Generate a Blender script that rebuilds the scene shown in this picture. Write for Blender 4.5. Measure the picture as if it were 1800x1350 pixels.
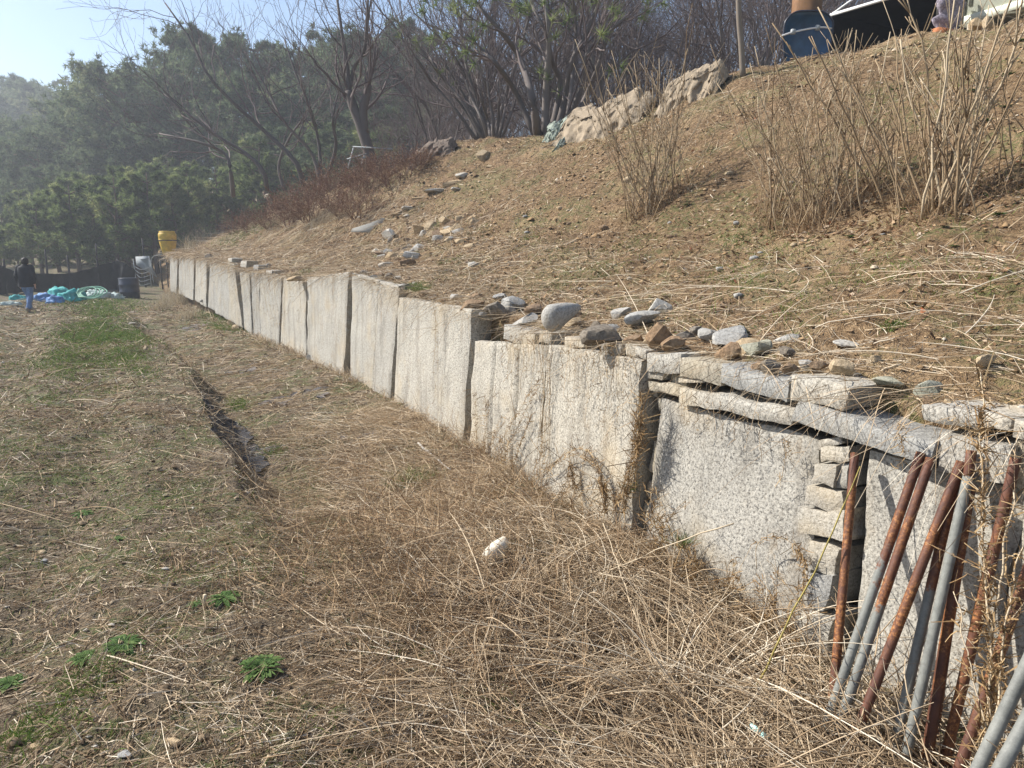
import bpy, bmesh, math, random
import numpy as np
from mathutils import Vector

for _o in list(bpy.data.objects):
    bpy.data.objects.remove(_o)
scene = bpy.context.scene
col = scene.collection
R = math.radians

# ------------------------------------------------------------------ camera
CAM = np.array([0.0, 0.0, 1.7])
PITCH = R(10.2)
FPX = 1250.0                       # focal length in pixels of the 1800 px wide photograph
cam_d = bpy.data.cameras.new('camera')
cam_d.sensor_width = 36.0
cam_d.lens = 36.0 * FPX / 1800.0
cam_d.clip_start = 0.05
cam_d.clip_end = 3000
cam = bpy.data.objects.new('camera', cam_d)
col.objects.link(cam)
cam.location = CAM
cam.rotation_euler = (R(90) - PITCH, 0, 0)
scene.camera = cam

# ------------------------------------------------------------------ sky and sun
SUN_EL, SUN_AZ = R(41.0), R(-74.0)   # azimuth clockwise from +Y
S = Vector((math.sin(SUN_AZ) * math.cos(SUN_EL), math.cos(SUN_AZ) * math.cos(SUN_EL), math.sin(SUN_EL)))
world = bpy.data.worlds.new('World')
scene.world = world
world.use_nodes = True
wn = world.node_tree.nodes
wl = world.node_tree.links
bg = wn['Background']
sky = wn.new('ShaderNodeTexSky')
sky.sky_type = 'NISHITA'
sky.sun_disc = False
sky.sun_elevation = SUN_EL
sky.sun_rotation = SUN_AZ
sky.altitude = 50
sky.air_density = 1.0
sky.dust_density = 1.3
sky.ozone_density = 2.0
wl.new(sky.outputs[0], bg.inputs[0])
bg.inputs[1].default_value = 0.10
sun_d = bpy.data.lights.new('sun', 'SUN')
sun_d.energy = 4.8
sun_d.angle = R(0.5)
sun_d.color = (1.0, 0.955, 0.885)
sun = bpy.data.objects.new('sun', sun_d)
col.objects.link(sun)
sun.rotation_euler = S.to_track_quat('Z', 'Y').to_euler()
sun.location = (-20, 10, 30)

HAZE = 0.0018
scene.view_settings.view_transform = 'Standard'
scene.view_settings.look = 'None'
scene.view_settings.gamma = 1.0
scene.view_settings.use_curve_mapping = False
scene.view_settings.exposure = 0.84
scene.render.engine = 'CYCLES'
cy = scene.cycles
cy.use_denoising = True
cy.max_bounces = 5
cy.diffuse_bounces = 2
cy.glossy_bounces = 2
cy.transmission_bounces = 2
cy.transparent_max_bounces = 4
cy.volume_bounces = 0
cy.use_adaptive_sampling = True
cy.adaptive_threshold = 0.02

# ------------------------------------------------------------------ numeric helpers
rng = np.random.default_rng(7)
random.seed(7)
_F = np.array([0, math.cos(PITCH), -math.sin(PITCH)])
_U = np.array([0, math.sin(PITCH), math.cos(PITCH)])

def ray(px, py):
    return np.array([(px - 900) / FPX, 0, 0]) + _U * (675 - py) / FPX + _F

def at_depth(px, py, Y):
    """World point on the sight line of a photo pixel at forward distance Y."""
    d = ray(px, py)
    return CAM + d * (Y / d[1])

def at_z(px, py, z):
    d = ray(px, py)
    return CAM + d * ((z - CAM[2]) / d[2])

def _h(ix, iy, iz):
    n = (ix * 374761393 + iy * 668265263 + iz * 2147483647 % 4294967291 + iz * 1274126177) & 0xffffffff
    n = ((n ^ (n >> 13)) * 1274126177) & 0xffffffff
    return ((n ^ (n >> 16)) & 0xffff) / 65535.0

def vnoise(x, y, z=0.0):
    x, y, z = np.broadcast_arrays(np.asarray(x, float), np.asarray(y, float), np.asarray(z, float))
    xi, yi, zi = np.floor(x).astype(np.int64), np.floor(y).astype(np.int64), np.floor(z).astype(np.int64)
    fx, fy, fz = x - xi, y - yi, z - zi
    fx, fy, fz = [t * t * (3 - 2 * t) for t in (fx, fy, fz)]
    r = 0
    for a in (0, 1):
        wa = fx if a else 1 - fx
        for b in (0, 1):
            wb = fy if b else 1 - fy
            for c in (0, 1):
                wc = fz if c else 1 - fz
                r = r + wa * wb * wc * _h(xi + a, yi + b, zi + c)
    return r * 2 - 1

def vnoise2(x, y, o=0):
    x, y = np.broadcast_arrays(np.asarray(x, float), np.asarray(y, float))
    xi, yi = np.floor(x).astype(np.int64), np.floor(y).astype(np.int64)
    fx, fy = x - xi, y - yi
    fx, fy = [t * t * (3 - 2 * t) for t in (fx, fy)]
    r = ((1 - fx) * (1 - fy) * _h(xi, yi, o) + fx * (1 - fy) * _h(xi + 1, yi, o)
         + (1 - fx) * fy * _h(xi, yi + 1, o) + fx * fy * _h(xi + 1, yi + 1, o))
    return r * 2 - 1

def fbm2(x, y, o=0, n=3):
    r, a = 0, 1.0
    for k in range(n):
        r = r + a * vnoise2(x * 2 ** k + 17 * k, y * 2 ** k - 11 * k, o + k)
        a *= 0.5
    return r

def fbm3(x, y, z, n=3):
    r, a = 0, 1.0
    for k in range(n):
        r = r + a * vnoise(x * 2 ** k + 17 * k, y * 2 ** k - 11 * k, z * 2 ** k + 5 * k)
        a *= 0.5
    return r

def sstep(a, b, x):
    t = np.clip((np.asarray(x, float) - a) / (b - a), 0, 1)
    return t * t * (3 - 2 * t)

def unit(v):
    v = np.asarray(v, float)
    return v / (np.linalg.norm(v, axis=-1, keepdims=True) + 1e-12)

# ------------------------------------------------------------------ object helpers
def tag(o, label=None, cat=None, group=None, kind=None):
    if label: o['label'] = label
    if cat: o['category'] = cat
    if group: o['group'] = group
    if kind: o['kind'] = kind
    return o

def empty(name, loc, label=None, cat=None, group=None):
    o = bpy.data.objects.new(name, None)
    o.empty_display_size = 0.1
    o.location = tuple(float(c) for c in loc)
    col.objects.link(o)
    return tag(o, label, cat, group)

def make_mesh(name, V, faces, smooth=False, rnd=None):
    """faces: list of int arrays (m,k) and/or python lists of index tuples."""
    V = np.asarray(V, np.float32).reshape(-1, 3)
    starts, totals, loops, n0 = [], [], [], 0
    for f in faces:
        if isinstance(f, np.ndarray):
            if f.size == 0: continue
            m, k = f.shape
            loops.append(f.reshape(-1).astype(np.int32))
            starts.append(n0 + np.arange(m, dtype=np.int32) * k)
            totals.append(np.full(m, k, np.int32))
            n0 += m * k
        else:
            for t in f:
                loops.append(np.array(t, np.int32)); starts.append(np.array([n0], np.int32))
                totals.append(np.array([len(t)], np.int32)); n0 += len(t)
    me = bpy.data.meshes.new(name)
    me.vertices.add(len(V)); me.vertices.foreach_set('co', V.reshape(-1))
    lp = np.concatenate(loops); st = np.concatenate(starts); tt = np.concatenate(totals)
    me.loops.add(len(lp)); me.loops.foreach_set('vertex_index', lp)
    me.polygons.add(len(st)); me.polygons.foreach_set('loop_start', st)
    try: me.polygons.foreach_set('loop_total', tt)
    except Exception: pass
    if smooth: me.polygons.foreach_set('use_smooth', np.ones(len(st), bool))
    if rnd is not None:
        a = me.attributes.new('rnd', 'FLOAT', 'POINT')
        a.data.foreach_set('value', np.asarray(rnd, np.float32))
    me.update(calc_edges=True)
    return me

class MB:
    def __init__(s): s.V, s.F, s.A, s.n = [], [], [], 0
    def add(s, V, *faces, rnd=0.5):
        V = np.asarray(V, float).reshape(-1, 3)
        for f in faces:
            if isinstance(f, np.ndarray): s.F.append(f + s.n)
            else: s.F.append([tuple(i + s.n for i in t) for t in f])
        s.V.append(V)
        s.A.append(np.broadcast_to(np.asarray(rnd, float), (len(V),)))
        s.n += len(V)
        return s
    def tube(s, path, rad, sides=5, rnd=0.5, cap=True):
        path = np.asarray(path, float); k = len(path)
        rad = np.broadcast_to(np.asarray(rad, float), (k,))
        t = np.gradient(path, axis=0); t = unit(t)
        ref = np.array([0.0, 0, 1]) if abs(t[0, 2]) < 0.9 else np.array([1.0, 0, 0])
        u = unit(np.cross(t, ref)); v = np.cross(t, u)
        a = np.arange(sides) * 2 * math.pi / sides
        ring = path[:, None] + rad[:, None, None] * (np.cos(a)[None, :, None] * u[:, None] + np.sin(a)[None, :, None] * v[:, None])
        i = np.arange(k - 1)[:, None] * sides; j = np.arange(sides)[None]
        q = np.stack([i + j, i + (j + 1) % sides, i + sides + (j + 1) % sides, i + sides + j], -1).reshape(-1, 4)
        fs = [q]
        if cap: fs.append([tuple(range(sides))[::-1], tuple((k - 1) * sides + x for x in range(sides))])
        return s.add(ring.reshape(-1, 3), *fs, rnd=rnd)
    def box(s, c, size, rz=0.0, rnd=0.5, M=None):
        x, y, z = [q / 2 for q in size]
        V = np.array([[i, j, k] for i in (-x, x) for j in (-y, y) for k in (-z, z)], float)
        if M is not None: V = V @ np.asarray(M).T
        cz, sz = math.cos(rz), math.sin(rz)
        V = V @ np.array([[cz, sz, 0], [-sz, cz, 0], [0, 0, 1]])
        return s.add(V + np.asarray(c, float), np.array([[0, 1, 3, 2], [4, 6, 7, 5], [0, 4, 5, 1], [2, 3, 7, 6], [0, 2, 6, 4], [1, 5, 7, 3]]), rnd=rnd)
    def loft(s, rings, rnd=0.5, cap=True):
        rings = np.asarray(rings, float); k, m, _ = rings.shape
        i = np.arange(k - 1)[:, None] * m; j = np.arange(m)[None]
        q = np.stack([i + j, i + (j + 1) % m, i + m + (j + 1) % m, i + m + j], -1).reshape(-1, 4)
        fs = [q]
        if cap: fs.append([tuple(range(m))[::-1], tuple((k - 1) * m + x for x in range(m))])
        return s.add(rings.reshape(-1, 3), *fs, rnd=rnd)
    def mesh(s, name, origin=(0, 0, 0), smooth=False):
        V = np.concatenate(s.V) - np.asarray(origin, float)
        return make_mesh(name, V, s.F, smooth, np.concatenate(s.A))
    def build(s, name, mat, parent=None, smooth=False, origin=None):
        """Vertices are in world space; the object sits at its parent's place (or at origin)."""
        org = origin if origin is not None else (tuple(parent.matrix_world.translation) if False else (tuple(parent.get('_o', parent.location)) if parent else (0, 0, 0)))
        o = bpy.data.objects.new(name, s.mesh(name, org, smooth))
        o.data.materials.append(mat)
        col.objects.link(o)
        if parent: o.parent = parent
        elif origin is not None: o.location = tuple(float(c) for c in origin)
        return o

def copy_tree(o, loc, rz=0.0, sc=1.0, tilt=(0, 0)):
    c = o.copy(); col.objects.link(c)
    c.location = tuple(float(x) for x in loc); c.rotation_euler = (tilt[0], tilt[1], rz)
    c.scale = (sc, sc, sc) if np.isscalar(sc) else sc
    for ch in o.children:
        k = ch.copy(); col.objects.link(k); k.parent = c
    return c

# ------------------------------------------------------------------ materials
def nodes_of(name):
    m = bpy.data.materials.new(name); m.use_nodes = True
    nt = m.node_tree; b = nt.nodes['Principled BSDF']
    b.inputs['Roughness'].default_value = 0.9
    b.inputs['Specular IOR Level'].default_value = 0.2
    return m, nt, b

class NG:
    """Small node-graph writer."""
    def __init__(s, nt): s.nt, s.N, s.L = nt, nt.nodes, nt.links; s.tc = None
    def co(s, kind='Object'):
        if s.tc is None: s.tc = s.N.new('ShaderNodeTexCoord')
        return s.tc.outputs[kind]
    def put(s, sock, v):
        if isinstance(v, bpy.types.NodeSocket): s.L.new(v, sock)
        else: sock.default_value = v
    def noise(s, scale, detail=3, rough=0.55, vec=None, dist=0.0):
        n = s.N.new('ShaderNodeTexNoise'); n.inputs['Scale'].default_value = scale
        n.inputs['Detail'].default_value = detail; n.inputs['Roughness'].default_value = rough
        n.inputs['Distortion'].default_value = dist
        s.L.new(vec if vec is not None else s.co(), n.inputs['Vector']); return n.outputs['Fac']
    def voro(s, scale, feature='F1', vec=None, out='Distance'):
        n = s.N.new('ShaderNodeTexVoronoi'); n.feature = feature; n.inputs['Scale'].default_value = scale
        s.L.new(vec if vec is not None else s.co(), n.inputs['Vector']); return n.outputs[out]
    def mapv(s, scale=(1, 1, 1), rot=(0, 0, 0), vec=None):
        n = s.N.new('ShaderNodeMapping'); n.inputs['Scale'].default_value = scale; n.inputs['Rotation'].default_value = rot
        s.L.new(vec if vec is not None else s.co(), n.inputs['Vector']); return n.outputs[0]
    def ramp(s, fac, stops, interp='LINEAR'):
        n = s.N.new('ShaderNodeValToRGB'); n.color_ramp.interpolation = interp
        e = n.color_ramp.elements
        while len(e) < len(stops): e.new(0.5)
        for el, (p, c) in zip(e, stops):
            el.position = p; el.color = (*c, 1) if len(c) == 3 else c
        s.L.new(fac, n.inputs[0]); return n.outputs[0]
    def step(s, fac, a, b):
        n = s.N.new('ShaderNodeMapRange'); n.inputs['From Min'].default_value = a; n.inputs['From Max'].default_value = b
        n.interpolation_type = 'SMOOTHSTEP'
        s.L.new(fac, n.inputs['Value']); return n.outputs[0]
    def mix(s, fac, a, b, mode='MIX'):
        n = s.N.new('ShaderNodeMix'); n.data_type = 'RGBA'; n.blend_type = mode
        s.put(n.inputs['Factor'], fac)
        for sock, v in ((n.inputs[6], a), (n.inputs[7], b)):
            if isinstance(v, tuple) and len(v) == 3: v = (*v, 1)
            s.put(sock, v)
        return n.outputs[2]
    def math(s, op, a, b=0.0):
        n = s.N.new('ShaderNodeMath'); n.operation = op
        s.put(n.inputs[0], a); s.put(n.inputs[1], b); return n.outputs[0]
    def attr(s, name='rnd'):
        n = s.N.new('ShaderNodeAttribute'); n.attribute_name = name; return n.outputs['Fac']
    def objrand(s):
        n = s.N.new('ShaderNodeObjectInfo'); return n.outputs['Random']
    def bump(s, h, strength=0.5, dist=0.02, normal=None):
        n = s.N.new('ShaderNodeBump'); n.inputs['Strength'].default_value = strength; n.inputs['Distance'].default_value = dist
        s.L.new(h, n.inputs['Height'])
        if normal is not None: s.L.new(normal, n.inputs['Normal'])
        return n.outputs[0]

def mat_plain(name, c, rough=0.8, var=0.25, scale=8.0, metal=0.0, bump=0.0, spec=0.2):
    m, nt, b = nodes_of(name); g = NG(nt)
    f = g.noise(scale, 4)
    d = tuple(x * (1 - var) for x in c); l = tuple(min(1, x * (1 + var)) for x in c)
    nt.links.new(g.ramp(f, [(0.3, d), (0.7, l)]), b.inputs['Base Color'])
    b.inputs['Roughness'].default_value = rough; b.inputs['Metallic'].default_value = metal
    b.inputs['Specular IOR Level'].default_value = spec
    if bump: nt.links.new(g.bump(g.noise(scale * 5, 4), bump, 0.02), b.inputs['Normal'])
    return m

def mat_attr(name, stops, transl=0.0, rough=0.85, interp='LINEAR'):
    """Colour by the per-piece random value of the mesh."""
    m, nt, b = nodes_of(name); g = NG(nt)
    c = g.ramp(g.attr(), stops, interp)
    nt.links.new(c, b.inputs['Base Color']); b.inputs['Roughness'].default_value = rough
    if transl:
        t = nt.nodes.new('ShaderNodeBsdfTranslucent'); nt.links.new(c, t.inputs['Color'])
        mx = nt.nodes.new('ShaderNodeMixShader'); mx.inputs[0].default_value = transl
        nt.links.new(b.outputs[0], mx.inputs[1]); nt.links.new(t.outputs[0], mx.inputs[2])
        nt.links.new(mx.outputs[0], nt.nodes['Material Output'].inputs['Surface'])
    return m

def mat_granite(name, light, dark, tint, yellow=0.2, scale=70.0, streak=True):
    m, nt, b = nodes_of(name); g = NG(nt)
    n1 = g.noise(scale, 3, 0.8)
    c = g.ramp(n1, [(0.36, dark), (0.46, tuple(0.62 * a + 0.38 * q for a, q in zip(light, dark))), (0.56, light), (0.75, tuple(min(1, x * 1.18) for x in light))])
    big = g.noise(1.7, 3, 0.6)
    c = g.mix(g.math('MULTIPLY', g.step(big, 0.45, 0.72), yellow), c, tint)
    st = g.noise(1.0, 4, 0.65, vec=g.mapv((6.0, 6.0, 0.8)))
    c = g.mix(g.math('MULTIPLY', g.step(st, 0.48, 0.68), 0.50 if streak else 0.15), c, (0.20, 0.18, 0.15))
    rs = g.math('MULTIPLY', g.step(g.noise(1.0, 4, 0.7, vec=g.mapv((3.1, 3.1, 1.1))), 0.54, 0.70), g.step(g.noise(12, 3, 0.7), 0.40, 0.62))
    c = g.mix(g.math('MULTIPLY', rs, 0.45 if streak else 0.25), c, (0.26, 0.185, 0.105))
    lich = g.noise(7.0, 4, 0.75)
    c = g.mix(g.math('MULTIPLY', g.step(lich, 0.58, 0.72), 0.30), c, (0.14, 0.13, 0.11))
    orand = g.objrand()
    c = g.mix(0.5, c, g.ramp(orand, [(0, (0.40, 0.40, 0.40)), (0.35, (0.50, 0.50, 0.49)), (0.7, (0.56, 0.54, 0.50)), (1, (0.53, 0.48, 0.40))]), 'OVERLAY')
    nt.links.new(c, b.inputs['Base Color'])
    hgt = g.math('ADD', g.noise(34, 3, 0.7), g.math('MULTIPLY', n1, 0.45))
    nt.links.new(g.bump(hgt, 0.5, 0.014), b.inputs['Normal'])
    b.inputs['Roughness'].default_value = 0.92
    return m
# ------------------------------------------------------------------ plan of the wall: s runs along it, d > 0 is uphill behind it
_ctrl = np.array([(3.9, -1.6), (2.62, 1.0), (1.5, 3.2), (0.84, 4.5), (-0.50, 7.3), (-2.74, 11.6), (-6.15, 17.1), (-9.3, 22.0), (-16.3, 33.6), (-22.5, 44.0)])
def _spline(c, per=24):
    out = []
    for i in range(1, len(c) - 2):
        p0, p1, p2, p3 = c[i - 1], c[i], c[i + 1], c[i + 2]
        for t in np.arange(per) / per:
            out.append(0.5 * ((2 * p1) + (-p0 + p2) * t + (2 * p0 - 5 * p1 + 4 * p2 - p3) * t * t + (-p0 + 3 * p1 - 3 * p2 + p3) * t ** 3))
    out.append(c[-2])
    return np.array(out)
_pl = _spline(_ctrl)
for _ in range(60):
    _pl[1:-1] = 0.25 * _pl[:-2] + 0.5 * _pl[1:-1] + 0.25 * _pl[2:]
_d0 = unit(_pl[0] - _pl[3]); _d1 = unit(_pl[-1] - _pl[-6])
_pl = np.vstack([_pl[0] + _d0 * 6, _pl, _pl[-1] + _d1 * 30, _pl[-1] + _d1 * 400])
_len = np.concatenate([[0], np.cumsum(np.linalg.norm(np.diff(_pl, axis=0), axis=1))]) - 6.0   # s = 0 near (2.6, 1.0)
_tan = unit(np.gradient(_pl, axis=0))
_nrm = np.stack([_tan[:, 1], -_tan[:, 0]], -1)

def plan(s, d=0.0):
    s = np.asarray(s, float); d = np.asarray(d, float)
    x = np.interp(s, _len, _pl[:, 0]) + d * np.interp(s, _len, _nrm[:, 0])
    y = np.interp(s, _len, _pl[:, 1]) + d * np.interp(s, _len, _nrm[:, 1])
    return x, y

def wdir(s):
    t = unit(np.array([np.interp(s, _len, _tan[:, 0]), np.interp(s, _len, _tan[:, 1])]))
    return t, np.array([t[1], -t[0]])

def to_sd(X, Y):
    X = np.asarray(X, float); Y = np.asarray(Y, float)
    best = np.full(X.shape, 1e18); bs = np.zeros(X.shape); bd = np.zeros(X.shape)
    idx = list(range(0, len(_pl) - 1))
    for i in idx:
        ax, ay = _pl[i]; ex, ey = _pl[i + 1] - _pl[i]; L2 = ex * ex + ey * ey
        t = np.clip(((X - ax) * ex + (Y - ay) * ey) / L2, 0, 1)
        qx, qy = X - ax - t * ex, Y - ay - t * ey
        dd = qx * qx + qy * qy
        m = dd < best
        L = math.sqrt(L2)
        best = np.where(m, dd, best)
        bs = np.where(m, _len[i] + t * L, bs)
        bd = np.where(m, np.sign(ey * qx - ex * qy) * np.sqrt(dd), bd)
    return bs, bd

def curtain(px, py, d=0.0):
    """Where the sight line of a pixel meets the upright surface at distance d from the wall line: (s, z, point)."""
    r = ray(px, py)
    s = np.linspace(-4, 75, 4000)
    dd = d(s) if callable(d) else d
    x, y = plan(s, dd)
    c = x * r[1] - y * r[0]
    k = np.where((np.sign(c[:-1]) != np.sign(c[1:])) & (y[:-1] > 0.3))[0]
    if len(k) == 0: return None
    k = k[0]; w = c[k] / (c[k] - c[k + 1])
    ss = s[k] + w * (s[k + 1] - s[k])
    X, Y = plan(ss, (dd[k] if callable(d) else d))
    t = float(Y) / r[1]
    return float(ss), CAM[2] + t * r[2], np.array([float(X), float(Y), CAM[2] + t * r[2]])

# top of the wall and crest of the slope, read off the photograph
_tp = [(1800, 765), (1700, 735), (1640, 722), (1560, 706), (1500, 692), (1440, 672), (1380, 660), (1320, 652), (1260, 642), (1190, 630), (1130, 618), (1050, 600), (940, 580), (880, 570), (830, 548),
       (760, 528), (700, 508), (650, 495), (610, 481), (540, 489), (490, 486), (430, 472), (370, 458), (330, 450), (300, 446)]
_ts = np.array([curtain(*p)[:2] for p in _tp])
_ts = _ts[np.argsort(_ts[:, 0])]
WALL_END = float(_ts[-1, 0])
_tk_s = np.concatenate([[-4, -1], _ts[:, 0], [WALL_END + 1.8, WALL_END + 4.0]])
_tk_z = np.concatenate([[0.95, 0.98], _ts[:, 1], [1.7, 0.2]])
def crest_d(s):
    return np.interp(s, [-4, 9, 14, 20, 26, 34, 40, 60], [8.2, 8.0, 6.6, 5.0, 3.8, 2.6, 2.5, 3.0])
_cp = [(1800, 36), (1700, 50), (1600, 66), (1500, 84), (1400, 98), (1320, 122), (1250, 145), (1150, 186), (1050, 215), (980, 236), (900, 246), (800, 252), (740, 282), (680, 300), (620, 322), (560, 345), (500, 372), (440, 402), (380, 432)]
_cs = [curtain(*p, d=crest_d) for p in _cp]
_cs = np.array([c[:2] for c in _cs if c is not None]); _cs = _cs[np.argsort(_cs[:, 0])]
_ck_s = np.concatenate([[-6, _cs[0, 0] - 2], _cs[:, 0], [_cs[-1, 0] + 3, _cs[-1, 0] + 8, 80, 500]])
_ck_z = np.concatenate([[_cs[0, 1] + .3, _cs[0, 1] + .2], _cs[:, 1], [2.2, 2.4, 6.0, 14.0]])
print('wall end s', WALL_END, 'crest', _cs.round(2).tolist())

def far_rise(X, Y):
    r = np.maximum(0, Y - 34.0)
    return 0.12 * r * r / (r + 4.0)

def field_z(X, Y, sd=None, fine=True):
    s, d = sd if sd is not None else to_sd(X, Y)
    a = -d
    k = sstep(3.5, 7.5, s) * (1 - sstep(20, 27, s))
    wob = 0.12 * fbm2(s * 0.6, s * 0 + 3.0, 5)
    bank = np.interp(a + wob, [-2, 0, 0.6, 1.5, 1.95, 2.12, 2.35, 3.2, 4], [-0.22, -0.20, -0.26, -0.42, -0.50, -0.40, -0.06, 0.0, 0.0])
    flat = np.interp(a, [-2, 0, 0.8, 2.4, 4], [-0.22, -0.20, -0.18, -0.06, 0.0])
    z = bank * k + flat * (1 - k)
    away = sstep(2.6, 3.6, a)
    z = z + away * 0.055 * np.sin(2 * math.pi * a / 1.25 + 0.5 * vnoise2(s * .3, a * 0))
    z = z + 0.05 * fbm2(X * 0.45, Y * 0.45, 11) * sstep(0.2, 2.0, a)
    z = z + far_rise(X, Y)
    if fine:
        near = 1.0 / (1.0 + (np.hypot(X, Y) / 22.0) ** 2)
        z = z + near * (0.020 * fbm2(X * 3.1, Y * 3.1, 3) + 0.014 * fbm2(X * 11, Y * 11, 4) + 0.007 * fbm2(X * 34, Y * 34, 6, 2))
    return z

def hill_z(X, Y, sd=None, fine=True):
    s, d = sd if sd is not None else to_sd(X, Y)
    zt = np.interp(s, _tk_s, _tk_z)
    zt = np.where(s > WALL_END + 2.0, zt * (1 - sstep(WALL_END + 2, WALL_END + 5, s)) + sstep(WALL_END + 2, WALL_END + 5, s) * (far_rise(X, Y)), zt)
    zc = np.interp(s, _ck_s, _ck_z); dc = crest_d(s)
    zc = np.maximum(zc, zt + 0.2)
    t = d / dc
    prof = np.interp(t, [-0.1, 0, 0.03, 0.18, 0.36, 0.6, 0.85, 1.0], [-0.012, -0.010, 0.0, 0.085, 0.215, 0.52, 0.855, 1.0])
    z = zt + (zc - zt) * np.clip(prof, -0.05, 1)
    over = np.maximum(0, d - dc)
    rise = 0.02 * over + (0.42 * (1 - sstep(12, 40, s)) + 0.10) * np.maximum(0, over - 9.0) ** 2 / (np.maximum(0, over - 9.0) + 6.0)
    z = z + rise
    z = z + sstep(0.3, 2.5, d) * (0.07 * fbm2(X * 0.55, Y * 0.55, 21) + 0.05 * fbm2(X * 1.9, Y * 1.9, 25, 2))
    if fine:
        near = 1.0 / (1.0 + (np.hypot(X, Y) / 25.0) ** 2)
        z = z + near * (0.035 * fbm2(X * 3.3, Y * 3.3, 23) + 0.022 * fbm2(X * 10, Y * 10, 24) + 0.010 * fbm2(X * 31, Y * 31, 26, 2))
    return z

# look-up grids for scattering
GX0, GY0, GSTEP = -26.0, -1.0, 0.06
_gx = np.arange(GX0, 20.0, GSTEP); _gy = np.arange(GY0, 46.0, GSTEP)
_GXX, _GYY = np.meshgrid(_gx, _gy, indexing='ij')
_gs, _gd = to_sd(_GXX, _GYY)
_gf = field_z(_GXX, _GYY, (_gs, _gd)); _gh = hill_z(_GXX, _GYY, (_gs, _gd))
def _samp(G, X, Y):
    u = np.clip((np.asarray(X, float) - GX0) / GSTEP, 0, G.shape[0] - 1.001); v = np.clip((np.asarray(Y, float) - GY0) / GSTEP, 0, G.shape[1] - 1.001)
    i, j = u.astype(int), v.astype(int); a, b = u - i, v - j
    return G[i, j] * (1 - a) * (1 - b) + G[i + 1, j] * a * (1 - b) + G[i, j + 1] * (1 - a) * b + G[i + 1, j + 1] * a * b
def sd_of(X, Y): return _samp(_gs, X, Y), _samp(_gd, X, Y)
def fz(X, Y): return _samp(_gf, X, Y)
def hz(X, Y): return _samp(_gh, X, Y)
def gz(X, Y):
    return np.where(_samp(_gd, X, Y) > 0.2, hz(X, Y), fz(X, Y))
def on_ground(px, py, tmax=60.0):
    """Point of the terrain on the sight line of a pixel."""
    r = ray(px, py); t = np.linspace(1.2, tmax, 9000)
    P = CAM + r * t[:, None]
    below = P[:, 2] < gz(P[:, 0], P[:, 1])
    k = np.argmax(below) if below.any() else len(t) - 1
    return P[k].copy()
def on_hill(px, py, tmax=60.0):
    r = ray(px, py); t = np.linspace(1.2, tmax, 9000)
    P = CAM + r * t[:, None]
    s_, d_ = sd_of(P[:, 0], P[:, 1])
    below = (P[:, 2] < hz(P[:, 0], P[:, 1])) & (d_ > 0.1)
    k = np.argmax(below) if below.any() else len(t) - 1
    return P[k].copy()

# ------------------------------------------------------------------ ground materials
def mat_field():
    m, nt, b = nodes_of('field_soil'); g = NG(nt)
    n = g.noise(14, 4, 0.75); big = g.noise(0.9, 3, 0.6); fine = g.noise(70, 3, 0.75)
    c = g.ramp(n, [(0.28, (0.045, 0.033, 0.022)), (0.5, (0.130, 0.098, 0.064)), (0.72, (0.27, 0.21, 0.14))])
    c = g.mix(g.math('MULTIPLY', g.step(fine, 0.52, 0.66), 0.6), c, (0.36, 0.285, 0.19))
    gr = g.math('MULTIPLY', g.step(g.noise(1.7, 4, 0.65), 0.42, 0.58), g.step(g.noise(19, 3, 0.7), 0.38, 0.56))
    c = g.mix(g.math('MULTIPLY', gr, 0.80), c, (0.085, 0.112, 0.032))
    c = g.mix(g.math('MULTIPLY', g.step(big, 0.52, 0.70), 0.35), c, (0.30, 0.235, 0.16))
    nt.links.new(c, b.inputs['Base Color'])
    nt.links.new(g.bump(g.math('ADD', n, g.math('MULTIPLY', fine, 0.5)), 1.0, 0.04), b.inputs['Normal'])
    return m
def mat_hill():
    m, nt, b = nodes_of('hill_soil'); g = NG(nt)
    n = g.noise(16, 4, 0.75); fine = g.noise(60, 3, 0.75); big = g.noise(0.55, 3, 0.6)
    c = g.ramp(n, [(0.28, (0.070, 0.043, 0.024)), (0.48, (0.185, 0.118, 0.062)), (0.62, (0.30, 0.200, 0.108)), (0.78, (0.40, 0.295, 0.18))])
    sand = g.ramp(fine, [(0.3, (0.215, 0.140, 0.074)), (0.7, (0.41, 0.295, 0.170))])
    c = g.mix(g.math('MULTIPLY', g.step(big, 0.50, 0.62), 0.85), c, sand)
    gr = g.math('MULTIPLY', g.step(g.noise(1.1, 4, 0.65), 0.46, 0.60), g.step(g.noise(22, 3, 0.7), 0.42, 0.58))
    c = g.mix(g.math('MULTIPLY', gr, 0.75), c, (0.090, 0.108, 0.034))
    nt.links.new(c, b.inputs['Base Color'])
    nt.links.new(g.bump(g.math('ADD', n, g.math('MULTIPLY', fine, 0.6)), 1.0, 0.045), b.inputs['Normal'])
    return m
M = {}
M['field'] = mat_field(); M['hill'] = mat_hill()

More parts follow.
